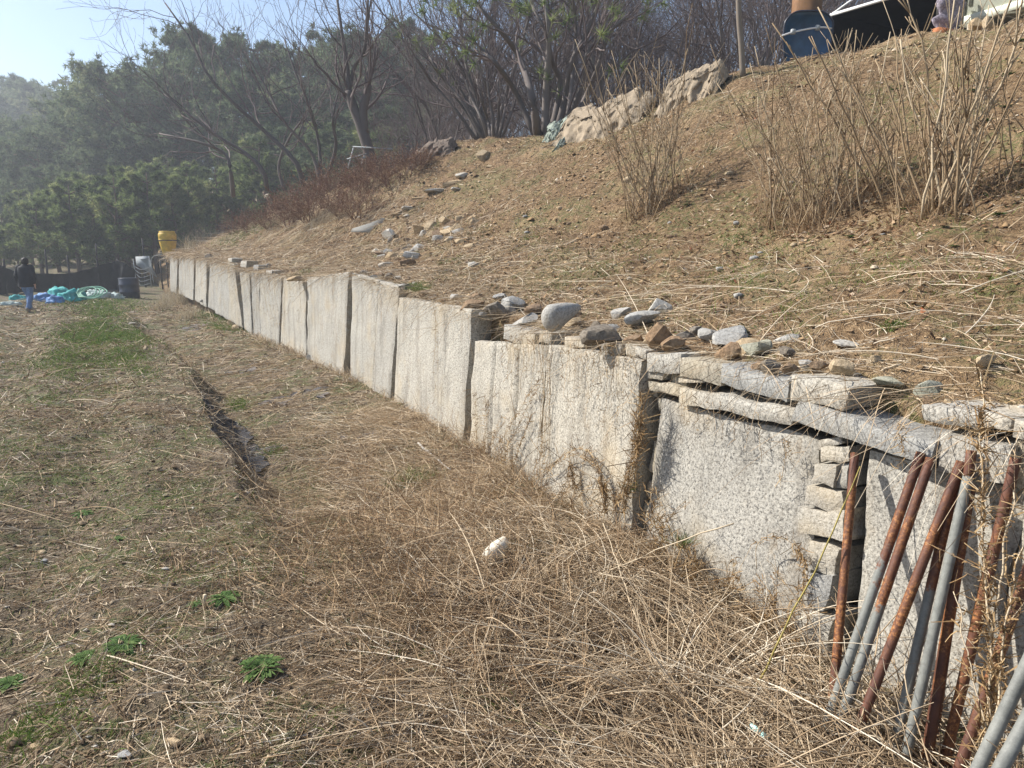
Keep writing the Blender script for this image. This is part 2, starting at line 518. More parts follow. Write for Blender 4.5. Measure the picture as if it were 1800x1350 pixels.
# ------------------------------------------------------------------ ground sheets
def build_field():
    ang = np.radians(np.concatenate([np.arange(-120, -62, 1.5), np.linspace(-62, 52, 450), np.arange(53.5, 95, 1.5)]))
    rad = np.concatenate([np.linspace(0.15, 1.2, 8), np.geomspace(1.25, 60, 450), np.geomspace(62, 900, 40)])
    A, Rr = np.meshgrid(ang, rad, indexing='ij')
    X, Y = Rr * np.sin(A), Rr * np.cos(A)
    sd = to_sd(X, Y); Z = field_z(X, Y, sd)
    Z = np.where(Rr > 160, np.minimum(Z, 15 + 0 * Z), Z)
    n, m = X.shape
    i, j = np.meshgrid(np.arange(n - 1), np.arange(m - 1), indexing='ij')
    q = np.stack([i * m + j, i * m + j + 1, (i + 1) * m + j + 1, (i + 1) * m + j], -1).reshape(-1, 4)
    keep = (sd[1].reshape(-1)[q] < 0.55).any(1)
    q = q[keep]
    used = np.unique(q); mp = np.full(n * m, -1); mp[used] = np.arange(len(used))
    V = np.stack([X, Y, Z], -1).reshape(-1, 3)[used]
    o = bpy.data.objects.new('field', make_mesh('field', V, [mp[q][:, ::-1]], True)); o.data.materials.append(M['field'])
    col.objects.link(o); tag(o, 'brown field soil with dry straw and mossy patches', kind='structure')
def build_hill():
    s = np.concatenate([np.arange(-4, 0, 0.2), np.arange(0, 14, 0.056), np.arange(14, 28, 0.10), np.arange(28, 42, 0.25), np.geomspace(42, 420, 60)])
    d = np.concatenate([[0.27, 0.27, 0.28], np.linspace(0.30, 3.5, 80), np.linspace(3.55, 9.5, 105), np.geomspace(9.8, 320, 60)])
    Sg, D = np.meshgrid(s, d, indexing='ij')
    X, Y = plan(Sg, D)
    Z = hill_z(X, Y, (Sg, D))
    Z = np.minimum(Z, 24)
    Z[:, 0] = np.where(s < WALL_END + 6, -0.8, Z[:, 0] - 0.6)
    Z[:, 1] = Z[:, 2] - 0.03
    n, m = X.shape
    i, j = np.meshgrid(np.arange(n - 1), np.arange(m - 1), indexing='ij')
    q = np.stack([i * m + j, i * m + j + 1, (i + 1) * m + j + 1, (i + 1) * m + j], -1).reshape(-1, 4)
    o = bpy.data.objects.new('hillside', make_mesh('hillside', np.stack([X, Y, Z], -1).reshape(-1, 3), [q[:, ::-1]], True))
    o.data.materials.append(M['hill']); col.objects.link(o); tag(o, 'sandy brown hillside above the wall', kind='structure')
build_field(); build_hill()
# ------------------------------------------------------------------ the retaining wall: every slab and stone a piece of its own
M['granite'] = mat_granite('granite', (0.455, 0.430, 0.375), (0.125, 0.118, 0.106), (0.43, 0.345, 0.225), 0.50, 66)
M['granite_far'] = mat_granite('granite_far', (0.38, 0.365, 0.325), (0.16, 0.152, 0.14), (0.40, 0.34, 0.24), 0.45, 34)
M['cut_stone'] = mat_granite('cut_stone', (0.43, 0.405, 0.355), (0.16, 0.15, 0.132), (0.47, 0.375, 0.24), 0.55, 70, False)
M['grey_stone'] = mat_granite('grey_stone', (0.33, 0.325, 0.305), (0.17, 0.165, 0.155), (0.42, 0.35, 0.24), 0.35, 90, False)
M['buff_stone'] = mat_granite('buff_stone', (0.41, 0.37, 0.295), (0.18, 0.16, 0.125), (0.43, 0.34, 0.21), 0.5, 70, False)
wall = empty('retaining_wall', (*plan(5.0), -0.25), 'long dry stone retaining wall of upright granite slabs holding back the hillside', 'wall')
bpy.context.view_layer.update()

def slab(px4, name='stone_slab', sz=None, proud=0.0, thick=0.24, mat='granite', n=None, rough=0.009, edge=0.014, seed=0, wob=0.010, lean=0.0, drill=0):
    """A stone whose face fills the photo quadrilateral (TL, TR, BR, BL) on the wall."""
    c = np.array(sz if sz is not None else [curtain(*p)[:2] for p in px4])
    w = np.hypot(*(c[1] - c[0])); h = np.hypot(*(c[0] - c[3]))
    if n is None: n = (int(np.clip(w / 0.035, 6, 46)), int(np.clip(h / 0.035, 5, 46)))
    u, v = np.meshgrid(np.linspace(0, 1, n[0]), np.linspace(0, 1, n[1]), indexing='ij')
    q = (c[0] * (1 - u[..., None]) * (1 - v[..., None]) + c[1] * u[..., None] * (1 - v[..., None])
         + c[2] * u[..., None] * v[..., None] + c[3] * (1 - u[..., None]) * v[..., None])
    s, z = q[..., 0].copy(), q[..., 1].copy()
    o = seed * 3.7
    s += wob * fbm2(z * 5 + o, s * 5, 31) * (np.abs(u - 0.5) * 2) ** 2
    z += wob * fbm2(s * 5 + o, z * 5 + 9, 37) * (np.abs(v - 0.5) * 2) ** 2
    e = np.minimum(np.minimum(u, 1 - u) * w, np.minimum(v, 1 - v) * h)
    er = edge * (0.7 + 0.6 * vnoise2(s * 9 + o, z * 9, 41))
    er = np.maximum(er, 0.004)
    t = np.clip(1 - e / er, 0, 1)
    back = er * (1 - np.sqrt(np.maximum(0, 1 - t * t)))
    disp = rough * fbm2(s * 2.2 + o, z * 2.2, 43, 2) * 1.3 + rough * 0.40 * fbm2(s * 9 + o, z * 7, 45, 2)
    if drill:
        for k in range(drill):
            uc = (k + 1) / (drill + 1)
            disp = disp + 0.022 * np.exp(-((u - uc) * w / 0.016) ** 2) * (v < 0.8)
    d = -proud + back + disp + 0.05 * (z - 0.0) + lean * (u - 0.5)
    X, Y = plan(s, d)
    front = np.stack([X, Y, z], -1)
    ring = np.concatenate([front[:, 0], front[-1, 1:], front[-2::-1, -1], front[0, -2:0:-1]])
    sr = np.concatenate([s[:, 0], s[-1, 1:], s[-2::-1, -1], s[0, -2:0:-1]]); zr = ring[:, 2]
    cs, cz = sr.mean(), zr.mean(); rings = []
    for f, sh in ((0.25, 1.0), (0.7, 0.985), (1.0, 0.95)):
        ss = cs + (sr - cs) * sh + 0.006 * vnoise2(sr * 8 + f * 9, zr * 8, 49); zz = cz + (zr - cz) * sh + 0.006 * vnoise2(sr * 8, zr * 8 + f * 7, 53)
        x, y = plan(ss, -proud + thick * f + 0.05 * zz); rings.append(np.stack([x, y, zz], -1))
    nu, nv = n; V = front.reshape(-1, 3); base = len(V); m = len(ring)
    i, j = np.meshgrid(np.arange(nu - 1), np.arange(nv - 1), indexing='ij')
    F = [np.stack([i * nv + j, (i + 1) * nv + j, (i + 1) * nv + j + 1, i * nv + j + 1], -1).reshape(-1, 4)]
    gi = np.arange(nu * nv).reshape(nu, nv)
    r0 = np.concatenate([gi[:, 0], gi[-1, 1:], gi[-2::-1, -1], gi[0, -2:0:-1]])
    prev = r0
    for k in range(3):
        cur = base + k * m + np.arange(m)
        F.append(np.stack([prev, np.roll(prev, -1), np.roll(cur, -1), cur], -1)[:, ::-1]); prev = cur
    F.append([tuple(prev.tolist())])
    F = [(f[:, ::-1] if isinstance(f, np.ndarray) else [t[::-1] for t in f]) for f in F]
    b = MB(); b.add(np.vstack([V] + rings), *F)
    o = b.build(name, M[mat], wall, True); o.data.set_sharp_from_angle(angle=R(38)); return o

# upright slabs, near to far (TL, TR, BR, BL)
slab([(1792, 868), (2150, 1010), (2150, 1900), (1700, 1500)], seed=1, proud=0.0)
slab([(1512, 796), (1788, 868), (1690, 1480), (1484, 1330)], seed=2, proud=-0.02)
slab([(1147, 702), (1429, 776), (1404, 1220), (1128, 1040)], seed=3, proud=-0.01)
slab([(960, 606), (1126, 633), (1112, 1030), (952, 930)], seed=4, proud=0.045, drill=1, thick=0.26)
slab([(832, 600), (958, 607), (950, 925), (828, 825)], seed=5, proud=0.03, drill=2)
slab([(700, 523), (826, 543), (821, 810), (698, 730)], seed=6, proud=0.05, thick=0.28, drill=3)
slab([(664, 494), (698, 503), (692, 722), (661, 702)], seed=7, proud=0.05)
slab([(614, 481), (662, 493), (659, 700), (619, 672)], seed=8, proud=0.03)
slab([(539, 488), (609, 479), (611, 670), (545, 632)], seed=9, proud=0.06, drill=1)
slab([(494, 489), (534, 496), (541, 632), (495, 614)], seed=10, proud=0.03, drill=1)
slab([(452, 478), (491, 485), (493, 614), (462, 598)], seed=11, proud=0.03, mat='granite_far')
slab([(436, 477), (450, 480), (460, 598), (446, 590)], seed=12, proud=0.0, mat='granite_far')
slab([(418, 478), (434, 482), (445, 590), (431, 578)], seed=13, proud=0.02, mat='granite_far')
slab([(397, 462), (410, 464), (430, 576), (412, 566)], seed=14, proud=0.06, mat='granite_far')
slab([(375, 459), (396, 462), (411, 566), (381, 550)], seed=15, proud=0.04, mat='granite_far')
slab([(363, 456), (373, 459), (379, 548), (366, 540)], seed=16, proud=0.0, mat='granite_far')
slab([(351, 453), (361, 456), (364, 540), (353, 534)], seed=17, proud=0.04, mat='granite_far')
slab([(340, 452), (350, 453), (352, 533), (342, 528)], seed=18, proud=0.0, mat='granite_far')
slab([(326, 448), (339, 451), (341, 528), (328, 522)], seed=19, proud=0.05, mat='granite_far')
slab([(311, 448), (325, 449), (327, 522), (313, 516)], seed=20, proud=0.0, mat='granite_far')
slab([(296, 450), (309, 448), (311, 516), (300, 512)], seed=21, proud=0.03, mat='granite_far')
# the wall runs on past the right edge of the photograph
slab(None, sz=[(.30, .78), (-1.10, .84), (-1.12, -.5), (.28, -.5)], seed=22)
slab(None, sz=[(-1.13, .86), (-2.6, .80), (-2.6, -.5), (-1.15, -.5)], seed=23, proud=.03)
# coping and levelling courses
cope = dict(name='coping_stone', rough=0.007, edge=0.010, wob=0.016, thick=0.28)
_cop = [([(1128, 620), (1186, 627), (1186, 663), (1128, 649)], 'cut_stone', 0.03), ([(1187, 628), (1262, 641), (1260, 674), (1187, 662)], 'buff_stone', 0.03),
        ([(1264, 643), (1378, 671), (1376, 707), (1263, 675)], 'grey_stone', 0.03), ([(1384, 655), (1490, 684), (1480, 725), (1381, 702)], 'cut_stone', 0.04),
        ([(1402, 707), (1645, 776), (1634, 818), (1394, 742)], 'grey_stone', 0.06), ([(1612, 711), (1710, 728), (1707, 758), (1614, 742)], 'cut_stone', 0.02),
        ([(1713, 729), (1768, 740), (1765, 770), (1711, 759)], 'cut_stone', 0.0), ([(1772, 741), (1900, 775), (1898, 812), (1769, 773)], 'cut_stone', 0.02),
        ([(1652, 760), (1768, 786), (1764, 852), (1644, 822)], 'cut_stone', 0.03), ([(1772, 788), (1900, 826), (1896, 900), (1768, 856)], 'buff_stone', 0.0),
        ([(1190, 678), (1391, 718), (1388, 748), (1189, 703)], 'cut_stone', 0.04),
        ([(1126, 651), (1156, 657), (1154, 671), (1126, 666)], 'cut_stone', 0.0), ([(1159, 660), (1187, 666), (1185, 681), (1159, 677)], 'buff_stone', -0.04),
        ([(1184, 667), (1228, 669), (1228, 676), (1184, 676)], 'cut_stone', 0.01), ([(1131, 669), (1187, 684), (1185, 703), (1132, 687)], 'buff_stone', 0.0),
        ([(877, 573), (934, 585), (932, 609), (878, 598)], 'cut_stone', 0.02), ([(937, 585), (958, 587), (957, 607), (937, 605)], 'cut_stone', 0.0),
        ([(982, 592), (1019, 597), (1018, 614), (982, 610)], 'cut_stone', 0.02), ([(1037, 600), (1052, 602), (1052, 620), (1037, 618)], 'cut_stone', -0.02),
        ([(1057, 602), (1082, 605), (1081, 625), (1057, 621)], 'cut_stone', 0.01), ([(1084, 606), (1104, 609), (1103, 628), (1084, 624)], 'cut_stone', 0.0),
        ([(1107, 611), (1127, 614), (1126, 632), (1107, 629)], 'cut_stone', 0.03),
        ([(420, 459), (431, 460), (430, 471), (420, 470)], 'cut_stone', 0.04), ([(396, 453), (403, 454), (403, 461), (396, 460)], 'cut_stone', 0.02),
        ([(466, 474), (476, 475), (476, 485), (466, 484)], 'cut_stone', 0.05), ([(440, 465), (448, 466), (448, 476), (440, 476)], 'grey_stone', 0.0)]
for k, (q, mt, pr) in enumerate(_cop): slab(q, mat=mt, proud=pr, seed=30 + k, **cope)
for k, (a_, b_) in enumerate([(.55, .02), (-.01, -.72), (-.75, -1.5), (-1.53, -2.4)]): slab(None, sz=[(a_, .97), (b_, .98), (b_, .86), (a_, .85)], mat=['cut_stone', 'grey_stone'][k % 2], seed=60 + k, **cope)
# pier of small stones between two big slabs, and wedge stones in the joints
_pier = [[(1431, 767), (1481, 776), (1480, 789), (1432, 786)], [(1436, 788), (1498, 791), (1494, 818), (1437, 815)], [(1424, 816), (1466, 817), (1465, 860), (1424, 850)], [(1467, 820), (1494, 822), (1490, 862), (1467, 861)],
         [(1411, 851), (1484, 866), (1482, 900), (1411, 885)], [(1408, 886), (1481, 903), (1478, 958), (1408, 938)], [(1415, 944), (1476, 961), (1474, 1012), (1414, 996)], [(1420, 1002), (1472, 1016), (1468, 1075), (1418, 1060)], [(1418, 1066), (1468, 1080), (1464, 1150), (1416, 1130)]]
for k, q in enumerate(_pier): slab(q, 'pier_stone', mat=['cut_stone', 'grey_stone', 'cut_stone'][(k * 2 + k // 3) % 3], proud=0.02 + 0.015 * ((k * 7) % 3), seed=70 + k, rough=0.012, edge=0.009, wob=0.030)
_wedge = [[(1136, 703), (1148, 705), (1146, 728), (1135, 724)], [(1133, 730), (1145, 732), (1143, 750), (1131, 748)], [(1127, 780), (1141, 783), (1139, 838), (1122, 830)], [(1120, 845), (1136, 848), (1132, 880), (1118, 874)], [(1118, 884), (1134, 888), (1130, 935), (1116, 926)], [(1114, 940), (1131, 944), (1128, 985), (1112, 975)],
          [(826, 655), (833, 656), (831, 700), (823, 698)], [(824, 705), (831, 706), (829, 745), (822, 742)], [(827, 610), (834, 611), (833, 642), (826, 640)], [(534, 500), (538, 501), (539, 530), (535, 528)], [(536, 545), (541, 546), (542, 580), (538, 578)],
          [(612, 622), (618, 623), (618, 650), (613, 648)], [(492, 490), (495, 490), (496, 540), (493, 538)], [(447, 500), (452, 501), (456, 540), (450, 538)], [(1128, 672), (1135, 675), (1134, 700), (1127, 697)]]
for k, q in enumerate(_wedge): slab(q, 'wedge_stone', mat=['buff_stone', 'cut_stone'][k % 2], proud=-0.06, thick=0.16, seed=90 + k, rough=0.014, edge=0.02)
# ------------------------------------------------------------------ blades, stems and other scattered growth
def blades(P, D, L, W, B, K=4, sides=2, taper=0.9, rnd=None, clamp=None, lift=0.0):
    """N curved stems: root P, direction D, length L, half-width W, bend B (vector). Returns V, F, A."""
    N = len(P); t = np.linspace(0, 1, K + 1)[None, :, None]
    Q = P[:, None] + (D * L[:, None])[:, None] * t + (B * L[:, None])[:, None] * t * t
    if clamp is not None:
        gzv = clamp(Q[..., 0], Q[..., 1]) + lift
        Q[..., 2] = np.maximum(Q[..., 2], gzv)
    T = unit(D + 0.5 * B)
    r = unit(rng.normal(size=(N, 3)))
    u = unit(np.cross(T, r)); v = np.cross(T, u)
    w = W[:, None] * (1 - taper * np.linspace(0, 1, K + 1) ** 1.5)[None]
    if sides == 2:
        V = np.stack([Q - u[:, None] * w[..., None], Q + u[:, None] * w[..., None]], 2).reshape(-1, 3)
    else:
        a = np.arange(sides) * 2 * math.pi / sides
        off = np.cos(a)[None, None, :, None] * u[:, None, None] + np.sin(a)[None, None, :, None] * v[:, None, None]
        V = (Q[:, :, None] + off * w[..., None, None]).reshape(-1, 3)
    m = sides; base = np.arange(N)[:, None, None] * (K + 1) * m + np.arange(K)[None, :, None] * m
    if sides == 2:
        F = np.stack([base[..., 0], base[..., 0] + 1, base[..., 0] + 3, base[..., 0] + 2], -1).reshape(-1, 4)
    else:
        j = np.arange(m)[None, None]
        F = np.stack([base + j, base + (j + 1) % m, base + m + (j + 1) % m, base + m + j], -1).reshape(-1, 4)
    if rnd is None: rnd = rng.random(N)
    return V, F, np.repeat(rnd, (K + 1) * m)

def lay(N, xy, L, W, zfun, up=0.15, bend=0.5, K=4, sides=2, heading=None, spread=1.0, lift=0.004, rnd=None, upmax=None):
    """Stems that lie on the ground at xy (N,2)."""
    if heading is None: a = rng.uniform(0, 2 * math.pi, N)
    else: a = heading + rng.normal(0, spread, N)
    e = np.abs(rng.normal(0, up, N))
    if upmax is not None: e = np.minimum(e, upmax)
    D = np.stack([np.cos(a) * np.cos(e), np.sin(a) * np.cos(e), np.sin(e)], -1)
    B = rng.normal(0, bend, (N, 3)); B[:, 2] = -np.abs(B[:, 2]) * 0.5 - 0.3 * np.sin(e)
    z = zfun(xy[:, 0], xy[:, 1])
    # follow the slope
    h = 0.15
    zx = (zfun(xy[:, 0] + h * D[:, 0], xy[:, 1] + h * D[:, 1]) - z) / h
    D[:, 2] += zx
    P = np.stack([xy[:, 0], xy[:, 1], z + lift], -1)
    return blades(P, D, L, W, B, K, sides, 0.6, rnd, zfun, lift)

def stuff(name, parts, mat, label, cat=None):
    b = MB()
    for V, F, A in parts: b.add(V, F, rnd=A)
    o = b.build(name, mat)
    return tag(o, label, cat, kind='stuff')

STRAW = [(0.0, (0.095, 0.064, 0.040)), (0.22, (0.245, 0.170, 0.100)), (0.5, (0.455, 0.335, 0.210)), (0.78, (0.64, 0.515, 0.355)), (1.0, (0.80, 0.71, 0.56))]
M['straw'] = mat_attr('straw', STRAW, 0.2)
M['brown_straw'] = mat_attr('brown_straw', [(0.0, (0.085, 0.050, 0.026)), (0.4, (0.24, 0.150, 0.080)), (0.8, (0.42, 0.29, 0.165)), (1.0, (0.56, 0.43, 0.27))], 0.15)
M['green_grass'] = mat_attr('green_grass', [(0.0, (0.045, 0.085, 0.015)), (0.5, (0.10, 0.165, 0.030)), (1.0, (0.22, 0.26, 0.07))], 0.3)
M['litter'] = mat_attr('leaf_litter', [(0.0, (0.10, 0.055, 0.03)), (0.4, (0.23, 0.135, 0.07)), (0.75, (0.36, 0.25, 0.15)), (0.92, (0.46, 0.37, 0.28)), (1.0, (0.28, 0.09, 0.035))], 0.15)
M['clod'] = mat_attr('clod', [(0.0, (0.085, 0.058, 0.034)), (0.6, (0.20, 0.145, 0.088)), (0.96, (0.30, 0.235, 0.155)), (1.0, (0.42, 0.39, 0.34))])
M['hill_clod'] = mat_attr('hill_clod', [(0.0, (0.12, 0.072, 0.036)), (0.6, (0.30, 0.195, 0.10)), (0.9, (0.42, 0.30, 0.175)), (1.0, (0.50, 0.44, 0.35))])

def field_pts(N, rmin, rmax, a0=-40, a1=38, power=1.0):
    """Random field points, denser towards the camera, inside the view wedge."""
    r = rmin * (rmax / rmin) ** rng.random(N) if power == 0 else (rmin ** power + rng.random(N) * (rmax ** power - rmin ** power)) ** (1 / power)
    a = np.radians(rng.uniform(a0, a1, N))
    return np.stack([r * np.sin(a), r * np.cos(a)], -1)

def pick(xy, mask): return xy[mask]

def head_down(xy):
    """Compass heading pointing away from the wall, down the bank."""
    s, d = sd_of(xy[:, 0], xy[:, 1])
    nx = np.interp(s, _len, _nrm[:, 0]); ny = np.interp(s, _len, _nrm[:, 1])
    return np.arctan2(-ny, -nx)

def dens(xy, sc, o, lo, hi):
    return rng.random(len(xy)) < sstep(lo, hi, fbm2(xy[:, 0] * sc, xy[:, 1] * sc, o) * 0.5 + 0.5)

# --- the field: thin straw on bare soil
parts = []
xy = field_pts(38000, 1.6, 9, -54, 30, 0.6); s_, d_ = sd_of(xy[:, 0], xy[:, 1])
m = (d_ < -2.0) & (rng.random(len(xy)) < 0.45 + 0.55 * sstep(0.35, 0.65, fbm2(xy[:, 0] * 1.1, xy[:, 1] * 1.1, 61) * 0.5 + 0.5)); xy = xy[m]; N = len(xy)
parts.append(lay(N, xy, rng.gamma(2.2, 0.055, N) + 0.03, rng.uniform(0.0009, 0.0026, N), fz, 0.12, 0.5, 4, 2))
xy = field_pts(38000, 8, 34, -48, 0, 0.5); s_, d_ = sd_of(xy[:, 0], xy[:, 1])
strip = 0.25 + 0.75 * (np.sin(2 * math.pi * d_ / 1.25) > -0.2)
m = (d_ < -2.2) & (rng.random(len(xy)) < strip * (0.35 + 0.65 * sstep(0.35, 0.65, fbm2(xy[:, 0] * 0.8, xy[:, 1] * 0.8, 62) * 0.5 + 0.5))); xy = xy[m]; N = len(xy)
r_ = np.hypot(xy[:, 0], xy[:, 1])
parts.append(lay(N, xy, rng.gamma(2.2, 0.07, N) + 0.05, rng.uniform(0.0010, 0.0020, N) * (r_ / 5), fz, 0.25, 0.5, 3, 2))
stuff('field_straw', parts, M['straw'], 'thin dry straw scattered over the field soil')

# --- straw mat of the bank below the wall, combed downhill
parts = []
xy = field_pts(80000, 2.0, 30, -36, 40, 0.35); s_, d_ = sd_of(xy[:, 0], xy[:, 1])
w = (d_ < -0.02) & (d_ > -2.15)
w &= ~((d_ < -1.72) & (s_ > 7.5) & (s_ < 12.3)) | (rng.random(len(xy)) < .30)
w &= rng.random(len(xy)) < 0.22 + 0.78 * sstep(0.30, 0.6, fbm2(xy[:, 0] * 0.9 + 3, xy[:, 1] * 0.9, 63) * 0.5 + 0.5)
xy = xy[w]; N = len(xy); r_ = np.hypot(xy[:, 0], xy[:, 1]); s_, d_ = sd_of(xy[:, 0], xy[:, 1])
hd = head_down(xy)
parts.append(lay(N, xy, rng.gamma(3, 0.07, N) + 0.08, rng.uniform(0.0012, 0.0028, N) * np.maximum(1, r_ / 6), fz, 0.22, 0.45, 4, 2, hd, 0.75, 0.006, np.clip(rng.normal(0.48, 0.27, N), 0, 1)))
stuff('bank_straw', parts, M['straw'], 'combed dry straw covering the bank below the wall')

# --- deep tangle of long stems at the foot of the near wall
parts = []
def tangle(N, s0, s1, a0, a1, Lm, up, w0, w1, K=6, sides=3, bend=0.45, lo=0.0, clump=0.0, hgt=.10):
    s = rng.uniform(s0, s1, N); a = rng.uniform(a0, a1, N)
    if clump:
        nc = max(4, int(N / 34)); ci = rng.integers(0, nc, N); cs, ca = rng.uniform(s0, s1, nc), rng.uniform(a0, a1, nc)
        s = cs[ci] + rng.normal(0, clump, N); a = np.maximum(.02, ca[ci] + rng.normal(0, clump, N))
    x, y = plan(s, -a); xy = np.stack([x, y], -1)
    h = np.hypot(x, y) > 1.3
    xy = xy[h]; n = len(xy)
    lift = rng.random(n) ** 1.7 * hgt * (0.6 + 0.5 * fbm2(xy[:, 0] * 2, xy[:, 1] * 2, 67)) + lo
    A = rng.uniform(0, 2 * math.pi, n); e = np.abs(rng.normal(0, up, n))
    rv = rng.random(n)
    if clump:
        A = (rng.uniform(0, 2 * math.pi, nc)[ci] + rng.normal(0, .55, N))[h]; e = np.abs(rng.normal(rng.uniform(0, up * 1.6, nc)[ci], .16))[h]; rv = np.clip(rng.normal(.58, .16, nc)[ci][h] + rng.normal(0, .17, n), 0, 1)
    D = np.stack([np.cos(A) * np.cos(e), np.sin(A) * np.cos(e), np.sin(e)], -1)
    B = rng.normal(0, bend, (n, 3)); B[:, 2] = -np.abs(rng.normal(0, 0.5, n)) * np.sin(e) - 0.06
    P = np.stack([xy[:, 0], xy[:, 1], fz(xy[:, 0], xy[:, 1]) + np.maximum(0, lift)], -1)
    return blades(P, D, np.minimum(rng.gamma(4, Lm / 4, n) + 0.06, .8), rng.uniform(w0, w1, n), B, K, sides, 0.6, rv, fz, 0.004)
parts.append(tangle(5200, -1.2, 4.6, 0.02, 1.8, 0.22, 0.30, 0.0012, 0.0028, 4))
parts.append(tangle(5200, -1.2, 3.9, 0.04, 1.5, 0.34, 0.40, 0.0014, 0.0034, 5, 3, 0.38, 0, .07))
parts.append(tangle(1500, -1.2, 2.8, 0.05, 1.1, 0.55, 0.55, 0.0018, 0.0042, 7, 3, 0.4, 0, .09))
parts.append(tangle(4200, 3.6, 9.0, 0.02, 1.3, 0.24, 0.32, 0.0013, 0.0030, 5, 2, .4, 0, .10))
parts.append(tangle(3000, 3.6, 9.0, 0.02, 1.6, 0.20, 0.30, 0.0012, 0.0026, 5, 2))
parts.append(tangle(150, -1.0, 4.5, 0.1, 1.5, 0.7, 0.45, 0.0028, 0.0048, 7, 4, 0.3))
stuff('straw_tangle', parts, M['straw'], 'deep tangle of pale dry stems at the foot of the near wall')

# --- chaff: short broken bits of straw, leaf and bark matted on the soil
CH = mat_attr('chaff', [(0, (.060, .038, .022)), (.3, (.175, .115, .065)), (.6, (.37, .262, .155)), (.85, (.57, .45, .30)), (1, (.72, .63, .50))], .1)
parts = []
def chaff(xy, zf, L, W, up=.25):
    N = len(xy); a = rng.uniform(0, 6.283, N); e = rng.normal(0, up, N)
    D = np.stack([np.cos(a) * np.cos(e), np.sin(a) * np.cos(e), np.sin(e)], -1)
    P = np.stack([xy[:, 0], xy[:, 1], zf(xy[:, 0], xy[:, 1]) + .004 + rng.random(N) * .012], -1)
    return blades(P, D, L, W, rng.normal(0, .4, (N, 3)), 1, 2, .5, None, zf, .002)
xy = field_pts(54000, 1.5, 9, -54, 34, .7); s_, d_ = sd_of(xy[:, 0], xy[:, 1]); xy = xy[(d_ < -.03) & ((d_ < -2.0) | (rng.random(len(xy)) < .5))]; N = len(xy); r_ = np.hypot(xy[:, 0], xy[:, 1])
parts.append(chaff(xy, fz, rng.gamma(2, .016, N) + .012, rng.uniform(.0010, .0034, N) * np.maximum(.8, r_ / 5)))
xy = field_pts(38000, 8, 32, -48, 2, .5); s_, d_ = sd_of(xy[:, 0], xy[:, 1]); xy = xy[d_ < -.1]; N = len(xy); r_ = np.hypot(xy[:, 0], xy[:, 1])
parts.append(chaff(xy, fz, rng.gamma(2, .03, N) + .03, rng.uniform(.0012, .0034, N) * r_ / 6))
s_ = -0.8 + 21 * rng.random(46000) ** 1.3; d_ = .3 + 8.4 * rng.random(46000) ** 1.25
x_, y_ = plan(s_, d_); xy = np.stack([x_, y_], -1); N = len(xy); r_ = np.hypot(x_, y_)
parts.append(chaff(xy, hz, rng.gamma(2, .020, N) + .015, rng.uniform(.0012, .0036, N) * np.maximum(.8, r_ / 6)))
stuff('chaff', parts, CH, 'broken bits of straw and leaf matted on the ground')

# --- fine brown weed remains in front of the wall
parts = []
for (px, py, n, sp, hh) in [(720, 930, 1500, 0.45, 0.30), (620, 1000, 1200, 0.45, 0.25), (820, 1060, 1400, 0.40, 0.28), (900, 880, 900, 0.40, 0.25), (860, 800, 700, 0.4, 0.25), (1000, 1180, 800, 0.4, 0.2), (760, 780, 600, 0.4, 0.2), (1180, 1010, 700, 0.25, 0.25), (640, 830, 500, 0.4, 0.2)]:
    c = on_ground(px, py); xy = c[:2] + rng.normal(0, sp, (n, 2)); _, d_ = sd_of(xy[:, 0], xy[:, 1]); xy = xy[d_ < -0.04]; n = len(xy)
    P = np.stack([xy[:, 0], xy[:, 1], fz(xy[:, 0], xy[:, 1]) + rng.random(n) ** 2 * hh * 0.8], -1)
    A = rng.normal(2.3, 1.0, n); e = rng.normal(0.25, 0.4, n)
    D = np.stack([np.cos(A) * np.cos(e), np.sin(A) * np.cos(e), np.sin(e)], -1)
    parts.append(blades(P, D, rng.gamma(3, 0.04, n) + 0.04, rng.uniform(0.0010, 0.0024, n), rng.normal(0, 0.5, (n, 3)), 4, 2, 0.6, None, fz, 0.004))
stuff('brown_weed_remains', parts, M['brown_straw'], 'fine brown weed remains heaped before the wall')

# --- straw on the slope above the wall
parts = []
def hill_pts(N, s0, s1, d0, d1, ps=1.0, pd=1.0):
    s = s0 + (s1 - s0) * rng.random(N) ** ps; d = d0 + (d1 - d0) * rng.random(N) ** pd
    x, y = plan(s, d); return np.stack([x, y], -1), s, d
xy, s_, d_ = hill_pts(14000, -0.5, 15, 0.30, 2.2, 1.3, 1.6)
keep = dens(xy, 0.9, 71, 0.25, 0.55) | (rng.random(len(xy)) < 0.25); xy = xy[keep]; N = len(xy); r_ = np.hypot(xy[:, 0], xy[:, 1])
t_ = np.interp(_samp(_gs, xy[:, 0], xy[:, 1]), _len, np.arctan2(_tan[:, 1], _tan[:, 0]))
parts.append(lay(N, xy, rng.gamma(3, 0.08, N) + 0.06, rng.uniform(0.0010, 0.0022, N) * np.maximum(1, r_ / 7), hz, 0.12, 0.4, 5, 2, t_, 0.8, 0.006, None, 0.5))
xy, s_, d_ = hill_pts(26000, -1, 24, 0.3, 9, 1.2, 1.0)
keep = dens(xy, 0.6, 73, 0.35, 0.75) | (rng.random(len(xy)) < 0.15); xy = xy[keep]; N = len(xy); r_ = np.hypot(xy[:, 0], xy[:, 1])
parts.append(lay(N, xy, rng.gamma(2.2, 0.05, N) + 0.04, rng.uniform(0.0008, 0.0016, N) * np.maximum(1, r_ / 7), hz, 0.25, 0.5, 3, 2, None, 1, 0.006))
xy, s_, d_ = hill_pts(16000, 12, 37, 0.2, 3.4, 1.0, 1.1)
N = len(xy); r_ = np.hypot(xy[:, 0], xy[:, 1])
